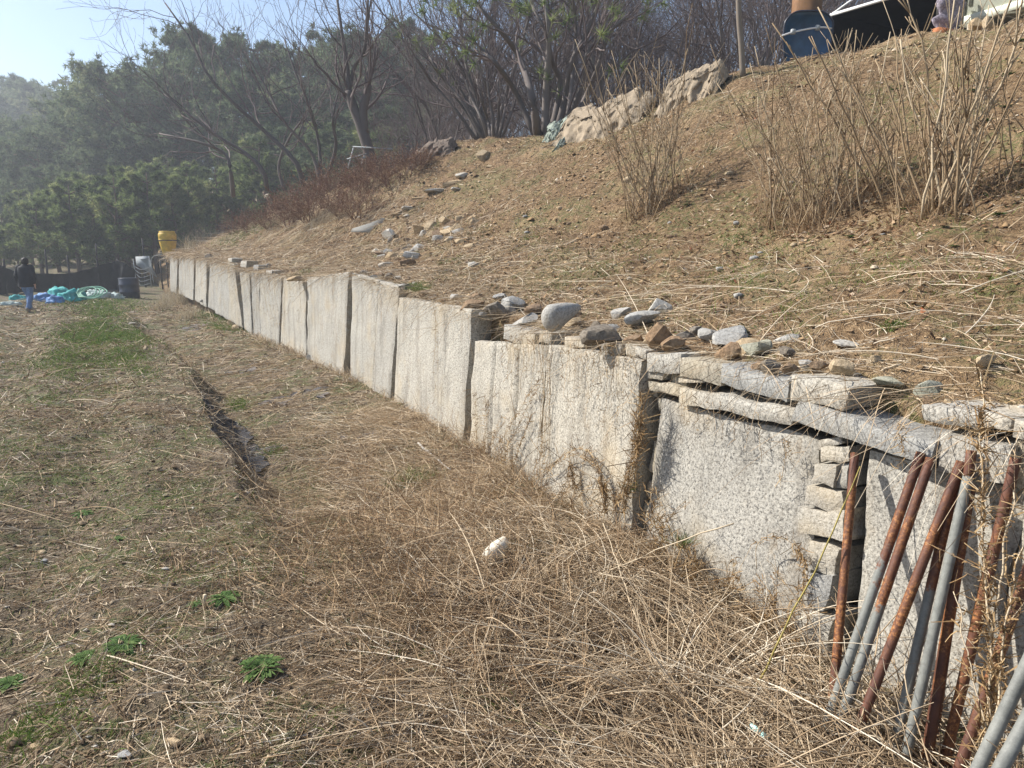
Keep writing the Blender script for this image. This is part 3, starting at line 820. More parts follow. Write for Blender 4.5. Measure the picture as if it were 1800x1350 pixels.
parts.append(lay(N, xy, rng.gamma(3, 0.08, N) + 0.08, rng.uniform(0.0010, 0.0020, N) * np.maximum(1, r_ / 7), hz, 0.35, 0.5, 3, 2, None, 1, 0.01))
# long pale stalks strewn along the top of the wall
xy, s_, d_ = hill_pts(230, -0.5, 10, 0.32, 1.7, 1.2, 1.3); N = len(xy)
parts.append(lay(N, xy, rng.gamma(4, 0.13, N) + 0.15, rng.uniform(0.002, 0.0042, N), hz, 0.15, 0.45, 8, 4, None, 1, 0.02, np.clip(rng.normal(0.8, 0.15, N), 0, 1)))
stuff('hill_straw', parts, M['straw'], 'dry straw and stalks strewn over the slope above the wall')

# --- straw and roots hanging over the top edge of the wall
parts = []
N = 3600; s_ = -0.5 + (WALL_END + .5) * rng.random(N) ** 1.6; keep = rng.random(N) < sstep(.30, .62, fbm2(s_ * 1.1, s_ * 0, 95) * .5 + .5) + .12; s_ = s_[keep]; N = len(s_)
d_ = rng.uniform(.08, .34, N); x_, y_ = plan(s_, d_); z_ = np.interp(s_, _tk_s, _tk_z) + rng.uniform(-.02, .04, N)
nx = np.interp(s_, _len, _nrm[:, 0]); ny = np.interp(s_, _len, _nrm[:, 1]); tx = np.interp(s_, _len, _tan[:, 0]); ty = np.interp(s_, _len, _tan[:, 1]); q = rng.normal(0, .7, N)
D = unit(np.stack([-nx + tx * q, -ny + ty * q, rng.uniform(.05, .5, N)], -1)); B = rng.normal(0, .3, (N, 3)); B[:, 2] = -rng.uniform(.3, 1.3, N)
r_ = np.hypot(x_, y_)
parts.append(blades(np.stack([x_, y_, z_], -1), D, rng.gamma(3, .07, N) + .08, rng.uniform(.0010, .0024, N) * np.maximum(1, r_ / 7), B, 6, 2, .6, np.clip(rng.normal(.45, .25, N), 0, 1)))
stuff('overhanging_straw', parts, M['straw'], 'dry straw hanging over the top edge of the wall')

# --- grass and weeds standing along the foot of the wall, and a ragged fringe on its far top
parts = []
N = 5200; s_ = 2.0 + (WALL_END - 2) * rng.random(N) ** 1.2; keep = rng.random(N) < .25 + sstep(.35, .6, fbm2(s_ * .9, s_ * 0, 97) * .5 + .5); s_ = s_[keep]; N = len(s_)
x_, y_ = plan(s_, -np.abs(rng.normal(0, .13, N)) - .02); r_ = np.hypot(x_, y_)
D = unit(np.stack([rng.normal(0, .5, N), rng.normal(0, .5, N), np.ones(N)], -1)); B = rng.normal(0, .45, (N, 3)); B[:, 2] = -.35
parts.append(blades(np.stack([x_, y_, fz(x_, y_)], -1), D, rng.gamma(3, .055, N) + .05, rng.uniform(.0011, .0025, N) * np.maximum(1, r_ / 7), B, 4, 2))
N = 9500; s_ = rng.uniform(7, WALL_END + 2, N); d_ = rng.uniform(.0, .7, N); x_, y_ = plan(s_, d_); r_ = np.hypot(x_, y_)
D = unit(np.stack([rng.normal(-.7, .6, N), rng.normal(-.35, .6, N), np.ones(N)], -1)); B = rng.normal(0, .5, (N, 3)); B[:, 2] = -rng.uniform(.5, 1.5, N)
parts.append(blades(np.stack([x_, y_, np.maximum(hz(x_, y_), np.interp(s_, _tk_s, _tk_z) - .02)], -1), D, rng.gamma(3, .055, N) + .06, rng.uniform(.0011, .0024, N) * np.maximum(1, r_ / 7), B, 4, 2))
stuff('wall_fringe_grass', parts, M['straw'], 'dry grass fringe along the foot and far top of the wall')

# --- green grass: patches in field and on slope
parts = []
def green_patch(px, py, rx, ry, n, L=0.05, hill=False, upright=0.9):
    c = on_hill(px, py) if hill else on_ground(px, py)
    s0_, d0_ = [float(q) for q in sd_of(c[0], c[1])]; gx_, gy_ = plan(s0_ + rng.normal(0, ry, n), d0_ + rng.normal(0, rx * .7, n)); xy = np.stack([gx_, gy_], -1); f = hz if hill else fz
    r = math.hypot(*c[:2])
    P = np.stack([xy[:, 0], xy[:, 1], f(xy[:, 0], xy[:, 1])], -1)
    D = unit(np.stack([rng.normal(0, 0.6, n), rng.normal(0, 0.6, n), np.full(n, upright)], -1))
    B = rng.normal(0, 0.4, (n, 3)); B[:, 2] = -0.3
    parts.append(blades(P, D, rng.gamma(4, L / 4, n) + 0.01, rng.uniform(0.0013, 0.0026, n) * max(1, r / 6), B, 3, 2))
for a in [(185, 552, 0.5, 2.0, 2200, 0.08), (165, 572, .35, 1.0, 1300, .08), (150, 590, .30, .7, 1000, .07), (178, 600, .25, .6, 700, .07), (120, 655, .25, .5, 500, .05), (205, 645, .22, .5, 500, .05), (95, 700, .3, .6, 500, .04), (190, 690, .25, .5, 450, .04), (250, 650, .15, .4, 350, .05), (150, 600, .5, 1.2, 2600, 0.07), (240, 590, .5, 1.4, 2600, 0.08), (215, 625, .3, .7, 1400, 0.07), (130, 630, .4, .8, 1600, 0.07), (60, 640, .5, 1.0, 600, 0.05), (180, 535, 1.2, 2.5, 3000, 0.09), (380, 555, .35, 1.0, 2600, 0.11), (400, 575, .25, .7, 1600, 0.11), (430, 572, .2, .6, 500, .1),
          (420, 715, .10, .25, 350, 0.10), (480, 795, .1, .15, 220, .08), (480, 600, .2, .5, 300, .06), (100, 800, .6, .8, 1800, 0.03), (200, 900, .5, .4, 700, .02), (330, 860, .5, .4, 600, .02), (160, 1200, .12, .08, 380, .035), (60, 1290, .12, .08, 380, .05), (270, 1130, .2, .15, 250, .02), (420, 950, .3, .3, 500, .02), (530, 1270, .15, .12, 200, .03), (880, 1240, .10, .08, 90, .06), (990, 1050, .1, .1, 90, .06), (330, 1010, .2, .12, 200, .03)]:
    green_patch(*a)
for a in [(430, 412, .8, 1.2, 1500, 0.10, True), (400, 418, .5, 0.9, 700, .10, True), (735, 510, .10, .12, 260, 0.10, True), (1280, 490, .20, .20, 420, .05, True), (1310, 505, .2, .15, 300, .05, True), (1560, 480, .2, .2, 320, .05, True), (1480, 500, .2, .2, 260, .05, True), (1570, 577, .05, .04, 120, .04, True), (1350, 450, .3, .2, 300, .05, True), (1400, 540, .2, .1, 200, .04, True), (795, 460, .15, .12, 160, .06, True), (770, 395, .2, .2, 120, .08, True), (670, 450, .12, .12, 120, .06, True), (1700, 500, .3, .2, 300, .05, True), (1290, 420, .15, .12, 160, .05, True), (540, 480, .2, .2, 200, .1, True), (930, 420, .2, .2, 120, .05, True), (1100, 440, .3, .2, 200, .05, True), (1000, 500, .3, .2, 160, .04, True)]:
    green_patch(*a)
xy = field_pts(30000, 2, 22, -41, 15, 0.7); _, d_ = sd_of(xy[:, 0], xy[:, 1]); xy = xy[(d_ < -1.6)]; xy = xy[dens(xy, 1.2, 81, 0.36, 0.62)]; N = len(xy)
P = np.stack([xy[:, 0], xy[:, 1], fz(xy[:, 0], xy[:, 1])], -1)
parts.append(blades(P, unit(np.stack([rng.normal(0, .8, N), rng.normal(0, .8, N), np.full(N, .6)], -1)), rng.gamma(4, .007, N) + .008, rng.uniform(.0014, .0030, N) * np.maximum(1, np.hypot(xy[:, 0], xy[:, 1]) / 6), rng.normal(0, .4, (N, 3)), 2, 2))
xy, s_, d_ = hill_pts(26000, -.5, 16, .5, 6, 1.4, 1.2); xy = xy[dens(xy, .9, 83, .38, .62)]; N = len(xy)
P = np.stack([xy[:, 0], xy[:, 1], hz(xy[:, 0], xy[:, 1])], -1)
parts.append(blades(P, unit(np.stack([rng.normal(0, .8, N), rng.normal(0, .8, N), np.full(N, .6)], -1)), rng.gamma(4, .008, N) + .008, rng.uniform(.0016, .0034, N), rng.normal(0, .4, (N, 3)), 2, 2))
stuff('green_grass', parts, M['green_grass'], 'short green grass in patches over field and slope')

# --- soil clods and pebbles
def clods(xy, size, zf, rnd=None, sink=0.25):
    N = len(xy)
    base = np.array([[1, 0, 0], [-1, 0, 0], [0, 1, 0], [0, -1, 0], [0, 0, 1], [0, 0, -1], [.62, .62, .5], [-.6, .6, .45], [.6, -.6, .5], [-.6, -.62, .4]], float)
    tri = np.array([[4, 0, 6], [4, 6, 2], [4, 2, 7], [4, 7, 1], [4, 1, 9], [4, 9, 3], [4, 3, 8], [4, 8, 0], [0, 2, 6], [2, 1, 7], [1, 3, 9], [3, 0, 8]])
    V = base[None] * (1 + rng.normal(0, 0.22, (N, 10, 1))) + rng.normal(0, .10, (N, 10, 3))
    V *= size[:, None, None] * np.stack([rng.uniform(.8, 1.5, N), rng.uniform(.7, 1.2, N), rng.uniform(.45, .9, N)], -1)[:, None]
    a = rng.uniform(0, 6.28, N); ca, sa = np.cos(a)[:, None], np.sin(a)[:, None]
    x = V[..., 0] * ca - V[..., 1] * sa; y = V[..., 0] * sa + V[..., 1] * ca
    V = np.stack([x, y, V[..., 2]], -1) + np.stack([xy[:, 0], xy[:, 1], zf(xy[:, 0], xy[:, 1]) + size * sink], -1)[:, None]
    F = (tri[None] + np.arange(N)[:, None, None] * 10).reshape(-1, 3)
    return V.reshape(-1, 3), F, np.repeat(rng.random(N) if rnd is None else rnd, 10)
xy = field_pts(15000, 1.6, 16, -52, 20, 0.6); _, d_ = sd_of(xy[:, 0], xy[:, 1]); xy = xy[d_ < -1.2]; r_ = np.hypot(xy[:, 0], xy[:, 1])
stuff('soil_clods', [clods(xy, (rng.gamma(1.6, .0034, len(xy)) + .002) * np.maximum(.8, (r_ / 6) ** .6), fz)], M['clod'], 'crumbly clods of soil and pebbles over the field')
xy, s_, d_ = hill_pts(14000, -.5, 20, .3, 8.5, 1.3, 1.2); xy = xy[dens(xy, .7, 85, .2, .6) | (d_ < .7)]; r_ = np.hypot(xy[:, 0], xy[:, 1])
stuff('hill_clods', [clods(xy, (rng.gamma(2, .0042, len(xy)) + .004) * np.maximum(.8, (r_ / 7) ** .6), hz)], M['hill_clod'], 'crumbly clods and small stones over the slope')

# --- dead leaves
def leaves(xy, zf, size):
    N = len(xy)
    t = rng.normal(0, 0.5, (N, 2)); a = rng.uniform(0, 6.28, N)
    q = np.array([[-1, 0, 0], [-.35, .5, .15], [.45, .42, .1], [1, 0, .1], [.45, -.42, .18], [-.35, -.5, .05]])
    V = q[None] * size[:, None, None] * np.array([1, 1, 1.0]); V = V + rng.normal(0, .12, V.shape) * size[:, None, None]
    V[..., 2] += V[..., 0] * t[:, :1] + V[..., 1] * t[:, 1:]
    ca, sa = np.cos(a)[:, None], np.sin(a)[:, None]
    V = np.stack([V[..., 0] * ca - V[..., 1] * sa, V[..., 0] * sa + V[..., 1] * ca, V[..., 2]], -1)
    V += np.stack([xy[:, 0], xy[:, 1], zf(xy[:, 0], xy[:, 1]) + size * .45], -1)[:, None]
    b = np.arange(N)[:, None] * 6
    F = np.concatenate([b + np.array([[0, 1, 2, 3]]), b + np.array([[0, 3, 4, 5]])])
    return V.reshape(-1, 3), F, np.repeat(rng.random(N), 6)
xy, s_, d_ = hill_pts(9000, -.5, 16, 1.2, 8.4, 1.2, .8); xy = xy[dens(xy, .8, 91, .40, .62)]
xy2, _, _ = hill_pts(1800, -.5, 14, .3, 2.5); xy3 = field_pts(420, 2.2, 9, -41, 25, .9)
xy4 = np.concatenate([on_hill(px, py)[:2] + rng.normal(0, sp, (n, 2)) for px, py, n, sp in [(1450, 385, 500, .35), (1640, 370, 600, .4), (1160, 360, 260, .3), (1330, 375, 260, .35), (1560, 350, 400, .5)]])
_, d3 = sd_of(xy3[:, 0], xy3[:, 1]); xy3 = xy3[d3 < -.1]
stuff('leaf_litter', [leaves(p, f, rng.uniform(.010, .030, len(p)) * (.6 if f is fz else 1)) for p, f in ((xy, hz), (xy2, hz), (xy3, fz), (xy4, hz))], M['litter'], 'curled dead leaves lying on slope and field')
# ------------------------------------------------------------------ loose stones
ORD = 'first second third fourth fifth sixth seventh eighth ninth tenth eleventh twelfth thirteenth fourteenth fifteenth sixteenth seventeenth eighteenth nineteenth twentieth'.split()
def ico(sub):
    bm = bmesh.new(); bmesh.ops.create_icosphere(bm, subdivisions=sub, radius=1.0)
    V = np.array([v.co[:] for v in bm.verts]); F = np.array([[v.index for v in f.verts] for f in bm.faces]); bm.free(); return V, F
ICO = {k: ico(k) for k in (1, 2, 3, 4)}
def rock_mesh(size, seed, sub=3, cuts=9, cutd=0.62, noise=0.10, rz=0.0, tilt=(0.0, 0.0)):
    r = np.random.default_rng(seed); V, F = ICO[sub]; V = V.copy()
    V *= 1 + noise * 1.6 * fbm3(V[:, 0] * 1.6 + seed, V[:, 1] * 1.6, V[:, 2] * 1.6)[:, None]
    for k_ in range(cuts + 2):
        n = unit(r.normal(size=3) * np.array([1, 1, .8])); k = r.uniform(cutd - .14, cutd + .12)
        h = V @ n; V = V - np.outer(np.maximum(0, h - k), n) * .97
    V *= 1 + noise * .35 * vnoise(V[:, 0] * 6 + seed, V[:, 1] * 6, V[:, 2] * 6)[:, None]
    V /= np.abs(V).max(0); V *= np.array(size) / 2
    for ax, t in ((0, tilt[0]), (1, tilt[1])):
        c, s = math.cos(t), math.sin(t)
        Rm = np.array([[1, 0, 0], [0, c, -s], [0, s, c]]) if ax == 0 else np.array([[c, 0, s], [0, 1, 0], [-s, 0, c]])
        V = V @ Rm.T
    c, s = math.cos(rz), math.sin(rz)
    return V @ np.array([[c, s, 0], [-s, c, 0], [0, 0, 1]]), F

M['rock_pale'] = mat_granite('rock_pale', (0.43, 0.41, 0.37), (0.22, 0.21, 0.19), (0.40, 0.33, 0.23), 0.35, 60, False)
M['rock_white'] = mat_granite('rock_white', (0.74, 0.70, 0.62), (0.52, 0.48, 0.41), (0.70, 0.62, 0.50), 0.3, 30, False)
M['rock_grey'] = mat_granite('rock_grey', (0.34, 0.335, 0.32), (0.19, 0.185, 0.175), (0.32, 0.28, 0.22), 0.25, 50, False)
M['rock_dark'] = mat_granite('rock_dark', (0.19, 0.165, 0.135), (0.085, 0.072, 0.058), (0.21, 0.15, 0.09), 0.35, 40, False)
M['rock_brown'] = mat_granite('rock_brown', (0.24, 0.165, 0.105), (0.10, 0.068, 0.042), (0.28, 0.19, 0.11), 0.3, 35, False)
M['rock_buff'] = mat_granite('rock_buff', (0.42, 0.325, 0.21), (0.22, 0.165, 0.10), (0.42, 0.30, 0.165), 0.4, 40, False)
M['rock_green'] = mat_granite('rock_green', (0.30, 0.30, 0.245), (0.15, 0.15, 0.115), (0.25, 0.24, 0.15), 0.3, 45, False)

def stone(px, py, w, h, mat, seed, label, dep=None, cuts=9, cutd=0.6, noise=0.08, tilt=(0, 0), hill=True, name='loose_stone', group=None, sub=3, sink=0.28, P=None, smooth=True):
    """A stone of w x h photo pixels resting on the ground seen at its foot."""
    c = P if P is not None else (on_hill if hill else on_ground)(px, py + h * 0.5)
    k = c[1] / FPX
    w, h = (w * 1.18, h * 1.18) if hill else (w, h)
    W, H = w * k, h * k; D = (dep or 0.75) * W
    V, F = rock_mesh((W, D, H), seed, sub, cuts, cutd, noise, 0.4 * math.sin(seed * 1.7), tilt)
    b = MB(); b.add(V, F)
    zb = float((hz if hill else fz)(c[0], c[1])) if P is None else P[2]
    org = (c[0], c[1] + (D * 0.3 if P is None else 0), zb + H * (0.5 - sink))
    o = bpy.data.objects.new(name, b.mesh(name, (0, 0, 0), smooth)); o.data.materials.append(M[mat]); col.objects.link(o)
    if smooth: o.data.set_sharp_from_angle(angle=R(24))
    o.location = tuple(float(q) for q in org)
    return tag(o, label, 'stone', group)

# the kidney-shaped boulder on the wall edge
c = curtain(972, 580, 0.05)[2]; k = c[1] / FPX
V, F = ICO[4]; V = V.copy()
lob = np.clip(V @ unit(np.array([0.80, 0.45, 0.42])), 0, 1) ** 3.2
V = V * np.array([21, 20, 27.0]) * k * (1 - .10 * np.abs(V[:, 2:3]) ** 4) + np.outer(lob, np.array([36, 22, 8.0])) * k
V[:, 0] *= 1 - .12 * np.clip(-V[:, 2] / (27 * k), 0, 1)
V *= 1 + 0.03 * fbm3(V[:, 0] * 14, V[:, 1] * 14, V[:, 2] * 14)[:, None]
o = bpy.data.objects.new('loose_boulder', make_mesh('loose_boulder', V, [F], True)); o.data.materials.append(M['rock_pale']); col.objects.link(o)
o.location = (c[0], c[1] + 0.05, c[2] + 20 * k); tag(o, 'smooth pale grey kidney-shaped boulder perched on the wall edge', 'stone')

stone(1015, 562, 38, 28, 'rock_buff', 2, 'cream angular block just beside the kidney-shaped boulder', cuts=7, cutd=.5)
stone(1062, 578, 62, 44, 'rock_dark', 3, 'dark brown slab of rock tilted out over the wall top', tilt=(0, -.5), cuts=8, cutd=.42, dep=1.0, P=np.array([*curtain(1062, 600, 0.02)[2][:2], curtain(1062, 600, 0.02)[2][2]]))
stone(1088, 549, 46, 22, 'rock_pale', 4, 'pale grey flat-topped stone behind the tilted dark rock', cuts=8, cutd=.5)
stone(1125, 559, 58, 30, 'rock_grey', 5, 'long dark grey stone wedged above the round brown rock', cuts=8, cutd=.45, tilt=(0, -.2))
stone(1160, 536, 40, 34, 'rock_pale', 6, 'whitish granite lump highest in the row of loose stones', cuts=7, cutd=.6)
stone(1154, 586, 58, 50, 'rock_brown', 7, 'large rough rusty brown round rock above the wall top', cuts=10, cutd=.62, noise=.16)
stone(1226, 583, 30, 26, 'rock_dark', 8, 'small dark clod-like rock between brown rock and grey block', cuts=9, noise=.16)
stone(1298, 591, 74, 38, 'rock_grey', 9, 'square grey granite block lying above the coping', cuts=6, cutd=.42, noise=.05, tilt=(.1, -.12))
stone(1328, 610, 62, 36, 'rock_green', 10, 'flat greenish grey pointed stone leaning against the square grey block', cuts=8, cutd=.42)
stone(1388, 592, 40, 20, 'rock_pale', 11, 'small white speckled granite piece right of the grey block', cuts=8, cutd=.5)
stone(1360, 646, 38, 32, 'rock_dark', 12, 'dark crumbly stone sitting on the grey coping slab', cuts=9, noise=.2)
stone(1392, 643, 30, 22, 'rock_brown', 13, 'tan brown lump beside the dark crumbly stone', cuts=9, noise=.15)
stone(1497, 605, 46, 14, 'rock_pale', 14, 'thin flat whitish stone lying alone in the straw', cuts=8, cutd=.5)
stone(1540, 631, 22, 18, 'rock_buff', 15, 'small orange buff pebble in the straw above the long coping', cuts=8)
stone(1642, 678, 66, 26, 'rock_green', 16, 'flat olive green mossy stone over two small cobbles', cuts=8, cutd=.5)
stone(1572, 672, 56, 18, 'rock_green', 17, 'flat grey-green stone half buried left of the mossy one', cuts=8, cutd=.5)
stone(1637, 703, 20, 18, 'rock_brown', 18, 'small dark brown cobble under the mossy flat stone', cuts=8)
stone(1668, 710, 26, 22, 'rock_buff', 19, 'little tan cobble resting on the white coping stone', cuts=8, cutd=.55)
stone(1736, 634, 42, 30, 'rock_buff', 20, 'buff angular stone with a dark underside in the straw at right', cuts=8, cutd=.5)
stone(1797, 722, 30, 26, 'rock_pale', 21, 'pale stone at the right end above the coping', cuts=8)
stone(893, 537, 28, 34, 'rock_grey', 22, 'upright grey stone left of the kidney-shaped boulder', cuts=8)
stone(925, 560, 44, 16, 'rock_grey', 23, 'long thin grey stone tucked under the kidney-shaped boulder', cuts=8, cutd=.45, tilt=(0, -.4))
stone(1497, 660, 50, 14, 'rock_brown', 24, 'flat brown stone just above the thick coping block', cuts=8, cutd=.5)
stone(880, 520, 22, 12, 'rock_grey', 27, 'little round grey stone behind the upright grey stone', cuts=8)
stone(1215, 620, 18, 10, 'rock_pale', 29, 'tiny white pebble below the dark clod-like rock', cuts=8)
stone(527, 490, 30, 12, 'rock_buff', 25, 'flat stone jutting over the joint between two far slabs', cuts=7, cutd=.45, dep=1.3, P=np.array([*curtain(527, 494, -0.05)[2][:2], curtain(527, 494, 0)[2][2]]), name='capping_stone')
stone(370, 452, 16, 14, 'rock_dark', 26, 'dark block on top of the far wall end', cuts=7, P=curtain(370, 458, .15)[2])
for i, (px, py, w, h) in enumerate([(640, 478, 22, 12), (655, 486, 16, 9), (668, 480, 20, 12), (682, 484, 18, 11), (700, 486, 14, 9), (715, 490, 18, 12), (718, 505, 22, 16), (730, 498, 14, 9), (745, 515, 18, 10), (762, 522, 16, 9), (800, 520, 24, 14), (838, 520, 24, 12), (660, 497, 12, 6), (690, 500, 14, 7), (780, 533, 14, 9), (495, 476, 14, 8), (470, 466, 16, 9), (575, 474, 14, 7), (860, 540, 20, 12), (848, 556, 16, 10)]):
    stone(px, py, w, h, ['rock_dark', 'rock_grey', 'rock_brown'][i % 3], 100 + i, f'{ORD[i]} dark stone of the crumbled row along the wall top', group='dark stones along the wall top', sub=2)
rw = np.random.default_rng(15)
for i in range(20):
    px = 838 + 34 * i + rw.normal(0, 8); dd_ = rw.uniform(.10, .45); sz_ = np.interp(px, [838, 1500], [.0, 1.0])
    pt = curtain(px, 500, dd_); X_, Y_ = plan(pt[0], dd_); q_ = np.array([float(X_), float(Y_), float(hz(X_, Y_)) + .015]); w_ = rw.uniform(24, 52)
    stone(px, 0, w_, w_ * rw.uniform(.5, .75), ['rock_brown', 'rock_dark', 'rock_grey', 'rock_brown', 'rock_buff'][i % 5], 700 + i, f'{ORD[i]} earthy lump of rubble in the row packed behind the copings', group='rubble packed behind the copings', P=q_, sub=2, noise=.16, name='rubble_stone')
# rubble on the slope
rr = np.random.default_rng(5)
for i in range(46):
    u = rr.random(); px = 668 + 165 * u + rr.normal(0, 8); py = 420 - 18 * u + rr.normal(0, 14) + (18 if u < .4 else 0)
    w = rr.uniform(9, 30) if i else 30
    stone(px, py, w, w * rr.uniform(.55, .8), ['rock_buff', 'rock_pale', 'rock_buff', 'rock_grey', 'rock_brown'][i % 5], 200 + i, 'broken buff stone in the rubble heap on the slope', group='rubble heap on the slope', sub=2, sink=.38, name='rubble_stone', cuts=8, cutd=.5)
stone(683, 410, 26, 22, 'rock_white', 251, 'white chalky stone at the left edge of the rubble heap', sub=2, cuts=7, cutd=.5)
for i, (px, py, w, h) in enumerate([(795, 318, 48, 14), (770, 332, 40, 10), (740, 345, 34, 10), (815, 305, 30, 12), (862, 290, 18, 8), (720, 362, 26, 10), (700, 372, 26, 12), (805, 330, 22, 9)]):
    stone(px, py, w, h, ['rock_buff', 'rock_pale'][i % 2], 260 + i, f'{ORD[i]} pale stone of the broken line running up the slope', group='stones running up the slope', sub=2, sink=.4, cuts=8, cutd=.5)
stone(851, 269, 26, 22, 'rock_buff', 270, 'bright tan block at the top of the line of stones', cuts=6, cutd=.45)
for i in range(60):
    px, py = rr.uniform(700, 1560), rr.uniform(250, 520)
    if py < 430 - (px - 700) * .30: continue
    w = rr.uniform(7, 20)
    stone(px, py, w, w * .6, ['rock_buff', 'rock_brown', 'rock_grey'][i % 3], 300 + i, 'small stone lying loose on the open slope', group='stones on the open slope', sub=1, name='slope_stone', smooth=False)
# the white stone: a wedge with one broken face
_p = on_ground(866, 992) + np.array([0, -.02, .06]); k = _p[1] / FPX
out_ = np.array([(-24, -26), (-22, 2), (-8, 18), (14, 31), (25, 24), (24, 8), (12, -8), (2, -24), (-12, -31)]) * k
n_ = len(out_); fr_ = np.stack([out_[:, 0], np.zeros(n_), out_[:, 1]], -1); ce = fr_.mean(0)
ra = [fr_ * .55 + ce * .45 + [0, -.035, .012], fr_ * .93 + ce * .07 + [0, -.018, .004], fr_, fr_ * .96 + [.02, .05, .01], fr_ * .7 + [.03, .10, .0]]
b = MB(); b.loft(np.array(ra) + _p + .004 * rng.normal(size=(5, n_, 3)))
o = b.build('loose_stone', M['rock_white'], None, False, origin=_p); tag(o, 'white broken wedge of stone lying in the dry weeds below the wall', 'stone')
stone(366, 550, 18, 9, 'rock_buff', 281, 'cream stone on the black ground cover beside green grass', hill=False, cuts=8, cutd=.55)
stone(230, 568, 18, 7, 'rock_pale', 282, 'pale flat stone at the field edge near the far bank', hill=False)
for i, (px, py, w, h) in enumerate([(215, 1328, 34, 12), (165, 1315, 22, 12), (300, 1305, 36, 16), (75, 985, 14, 10), (235, 1178, 12, 14), (60, 1312, 20, 14), (150, 1108, 14, 8), (290, 1000, 16, 8), (70, 970, 20, 8), (1405, 1058, 1, 1), (410, 720, 6, 6)]):
    if w > 2: stone(px, py, w, h, ['rock_grey', 'rock_pale', 'rock_buff'][i % 3], 290 + i, f'{ORD[i]} flat stone half buried in the near field soil', hill=False, group='stones in the field soil', sub=2)
# footing stones under the slabs
for i, (px, py, w, h) in enumerate([(562, 650, 24, 14), (545, 625, 18, 14), (580, 655, 22, 16), (596, 662, 24, 14), (620, 668, 26, 16), (640, 680, 24, 18), (655, 690, 22, 16), (668, 700, 22, 14), (500, 622, 22, 12), (512, 634, 18, 10), (430, 588, 10, 8), (416, 572, 14, 10), (404, 565, 14, 9), (355, 528, 8, 6), (680, 702, 20, 12), (985, 910, 50, 16), (1100, 962, 46, 18), (960, 890, 40, 14)]):
    q = curtain(px, py + h * .5, -0.06)[2]
    stone(px, py, w, h, ['rock_buff', 'rock_pale', 'rock_buff'][i % 3], 400 + i, f'{ORD[i]} buff footing stone tucked under the granite slabs', group='footing stones under the wall', sub=2, P=q, name='footing_stone', cuts=8, cutd=.5)

# ------------------------------------------------------------------ steel pipes leaning on the wall
def mat_pipe():
    m, nt, b = nodes_of('rusty_pipe'); g = NG(nt)
    a = g.attr(); n = g.noise(70, 4, .75); n2 = g.noise(12, 4, .7)
    rust = g.ramp(n, [(.3, (.060, .022, .011)), (.5, (.150, .058, .024)), (.60, (.31, .130, .042)), (.75, (.46, .25, .095))])
    dark = g.ramp(n2, [(.3, (.065, .028, .020)), (.7, (.135, .055, .032))])
    rust = g.mix(g.step(g.noise(4, 3, .6), .45, .62), rust, dark)
    zinc = g.ramp(g.math('ADD', g.math('MULTIPLY', n2, .6), g.math('MULTIPLY', n, .4)), [(.35, (.12, .122, .110)), (.7, (.245, .247, .22))])
    f = g.step(g.math('ADD', a, g.math('MULTIPLY', g.math('SUBTRACT', n2, .5), 1.3)), .42, .58)
    nt.links.new(g.mix(f, zinc, rust), b.inputs['Base Color'])
    b.inputs['Roughness'].default_value = .62; b.inputs['Specular IOR Level'].default_value = .35
    nt.links.new(g.bump(n, .35, .004), b.inputs['Normal'])
    return m
M['pipe'] = mat_pipe()
def pipe(top, bot, rust, label, r=.0185, dtop=-.03, dbot=-.42):
    """rust: list of rust amounts from the upper to the lower end."""
    A = curtain(*top, d=dtop)[2]; B = curtain(*bot, d=dbot)[2]
    d = unit(B - A); t = 0
    while True:
        Q = A + d * t
        if Q[2] < fz(Q[0], Q[1]) + .005 or t > 3.2: break
        t += .02
    n = 26; tt = np.linspace(0, 1, n)
    path = A + (Q - A) * tt[:, None]
    b = MB(); rings = []
    u = unit(np.cross(d, [0, 0, 1.0])); v = np.cross(d, u); an = np.arange(16) * 2 * math.pi / 16
    circ = np.cos(an)[:, None] * u + np.sin(an)[:, None] * v
    a = np.interp(tt, np.linspace(0, 1, len(rust)), rust)
    rings = [A + d * .05 + circ * r * .80, A + circ * r * .80] + [p + circ * r for p in path] + [path[-1] + circ * r * .8]
    b.loft(rings, rnd=np.repeat(np.concatenate([[1, 1], a, a[-1:]]), 16), cap=True)
    o = b.build('steel_pipe', M['pipe'], None, True, origin=A)
    tag(o, label, 'pipe', 'steel pipes leaning on the wall')
pipe((1503, 797), (1464, 1230), [1, 1, 1], 'dark rusty pipe standing alone nearest the small-stone pier')
pipe((1619, 796), (1492, 1160), [1, .75, .2, .1, .1], 'pipe with rusty top and grey shaft, first of the bunch')
pipe((1636, 806), (1508, 1180), [1, .9, .5, .1, .1], 'rusty-topped pipe pressed close behind the first of the bunch')
pipe((1690, 812), (1490, 1330), [1, 1, 1, 1], 'long red-brown rusty pipe slanting farthest out across the others', dbot=-.55)
pipe((1684, 824), (1566, 1340), [1, .9, .2, .1, .15], 'pipe with short rusty head and grey weathered shaft mid-bunch', dbot=-.42)
pipe((1702, 838), (1590, 1340), [.1, .1, .2, .1], 'plain grey galvanised pipe in the middle of the bunch', dtop=-.07, dbot=-.45)
pipe((1706, 850), (1628, 1340), [1, 1, .95, 1], 'thick rust-red pipe right of the grey galvanised one', dtop=-.05, dbot=-.36, r=.020)
pipe((1708, 792), (1640, 1300), [1, 1, 1], 'rusty pipe reaching highest, behind the dry weed stalk', dtop=-.02, dbot=-.20)
pipe((1786, 805), (1660, 1340), [1, 1, .9], 'orange rusty pipe with its head right of the weed stalk', dbot=-.3)
pipe((1748, 955), (1665, 1320), [1, 1, 1], 'short rusty pipe low in the shade of the bunch', dtop=-.04, dbot=-.28)
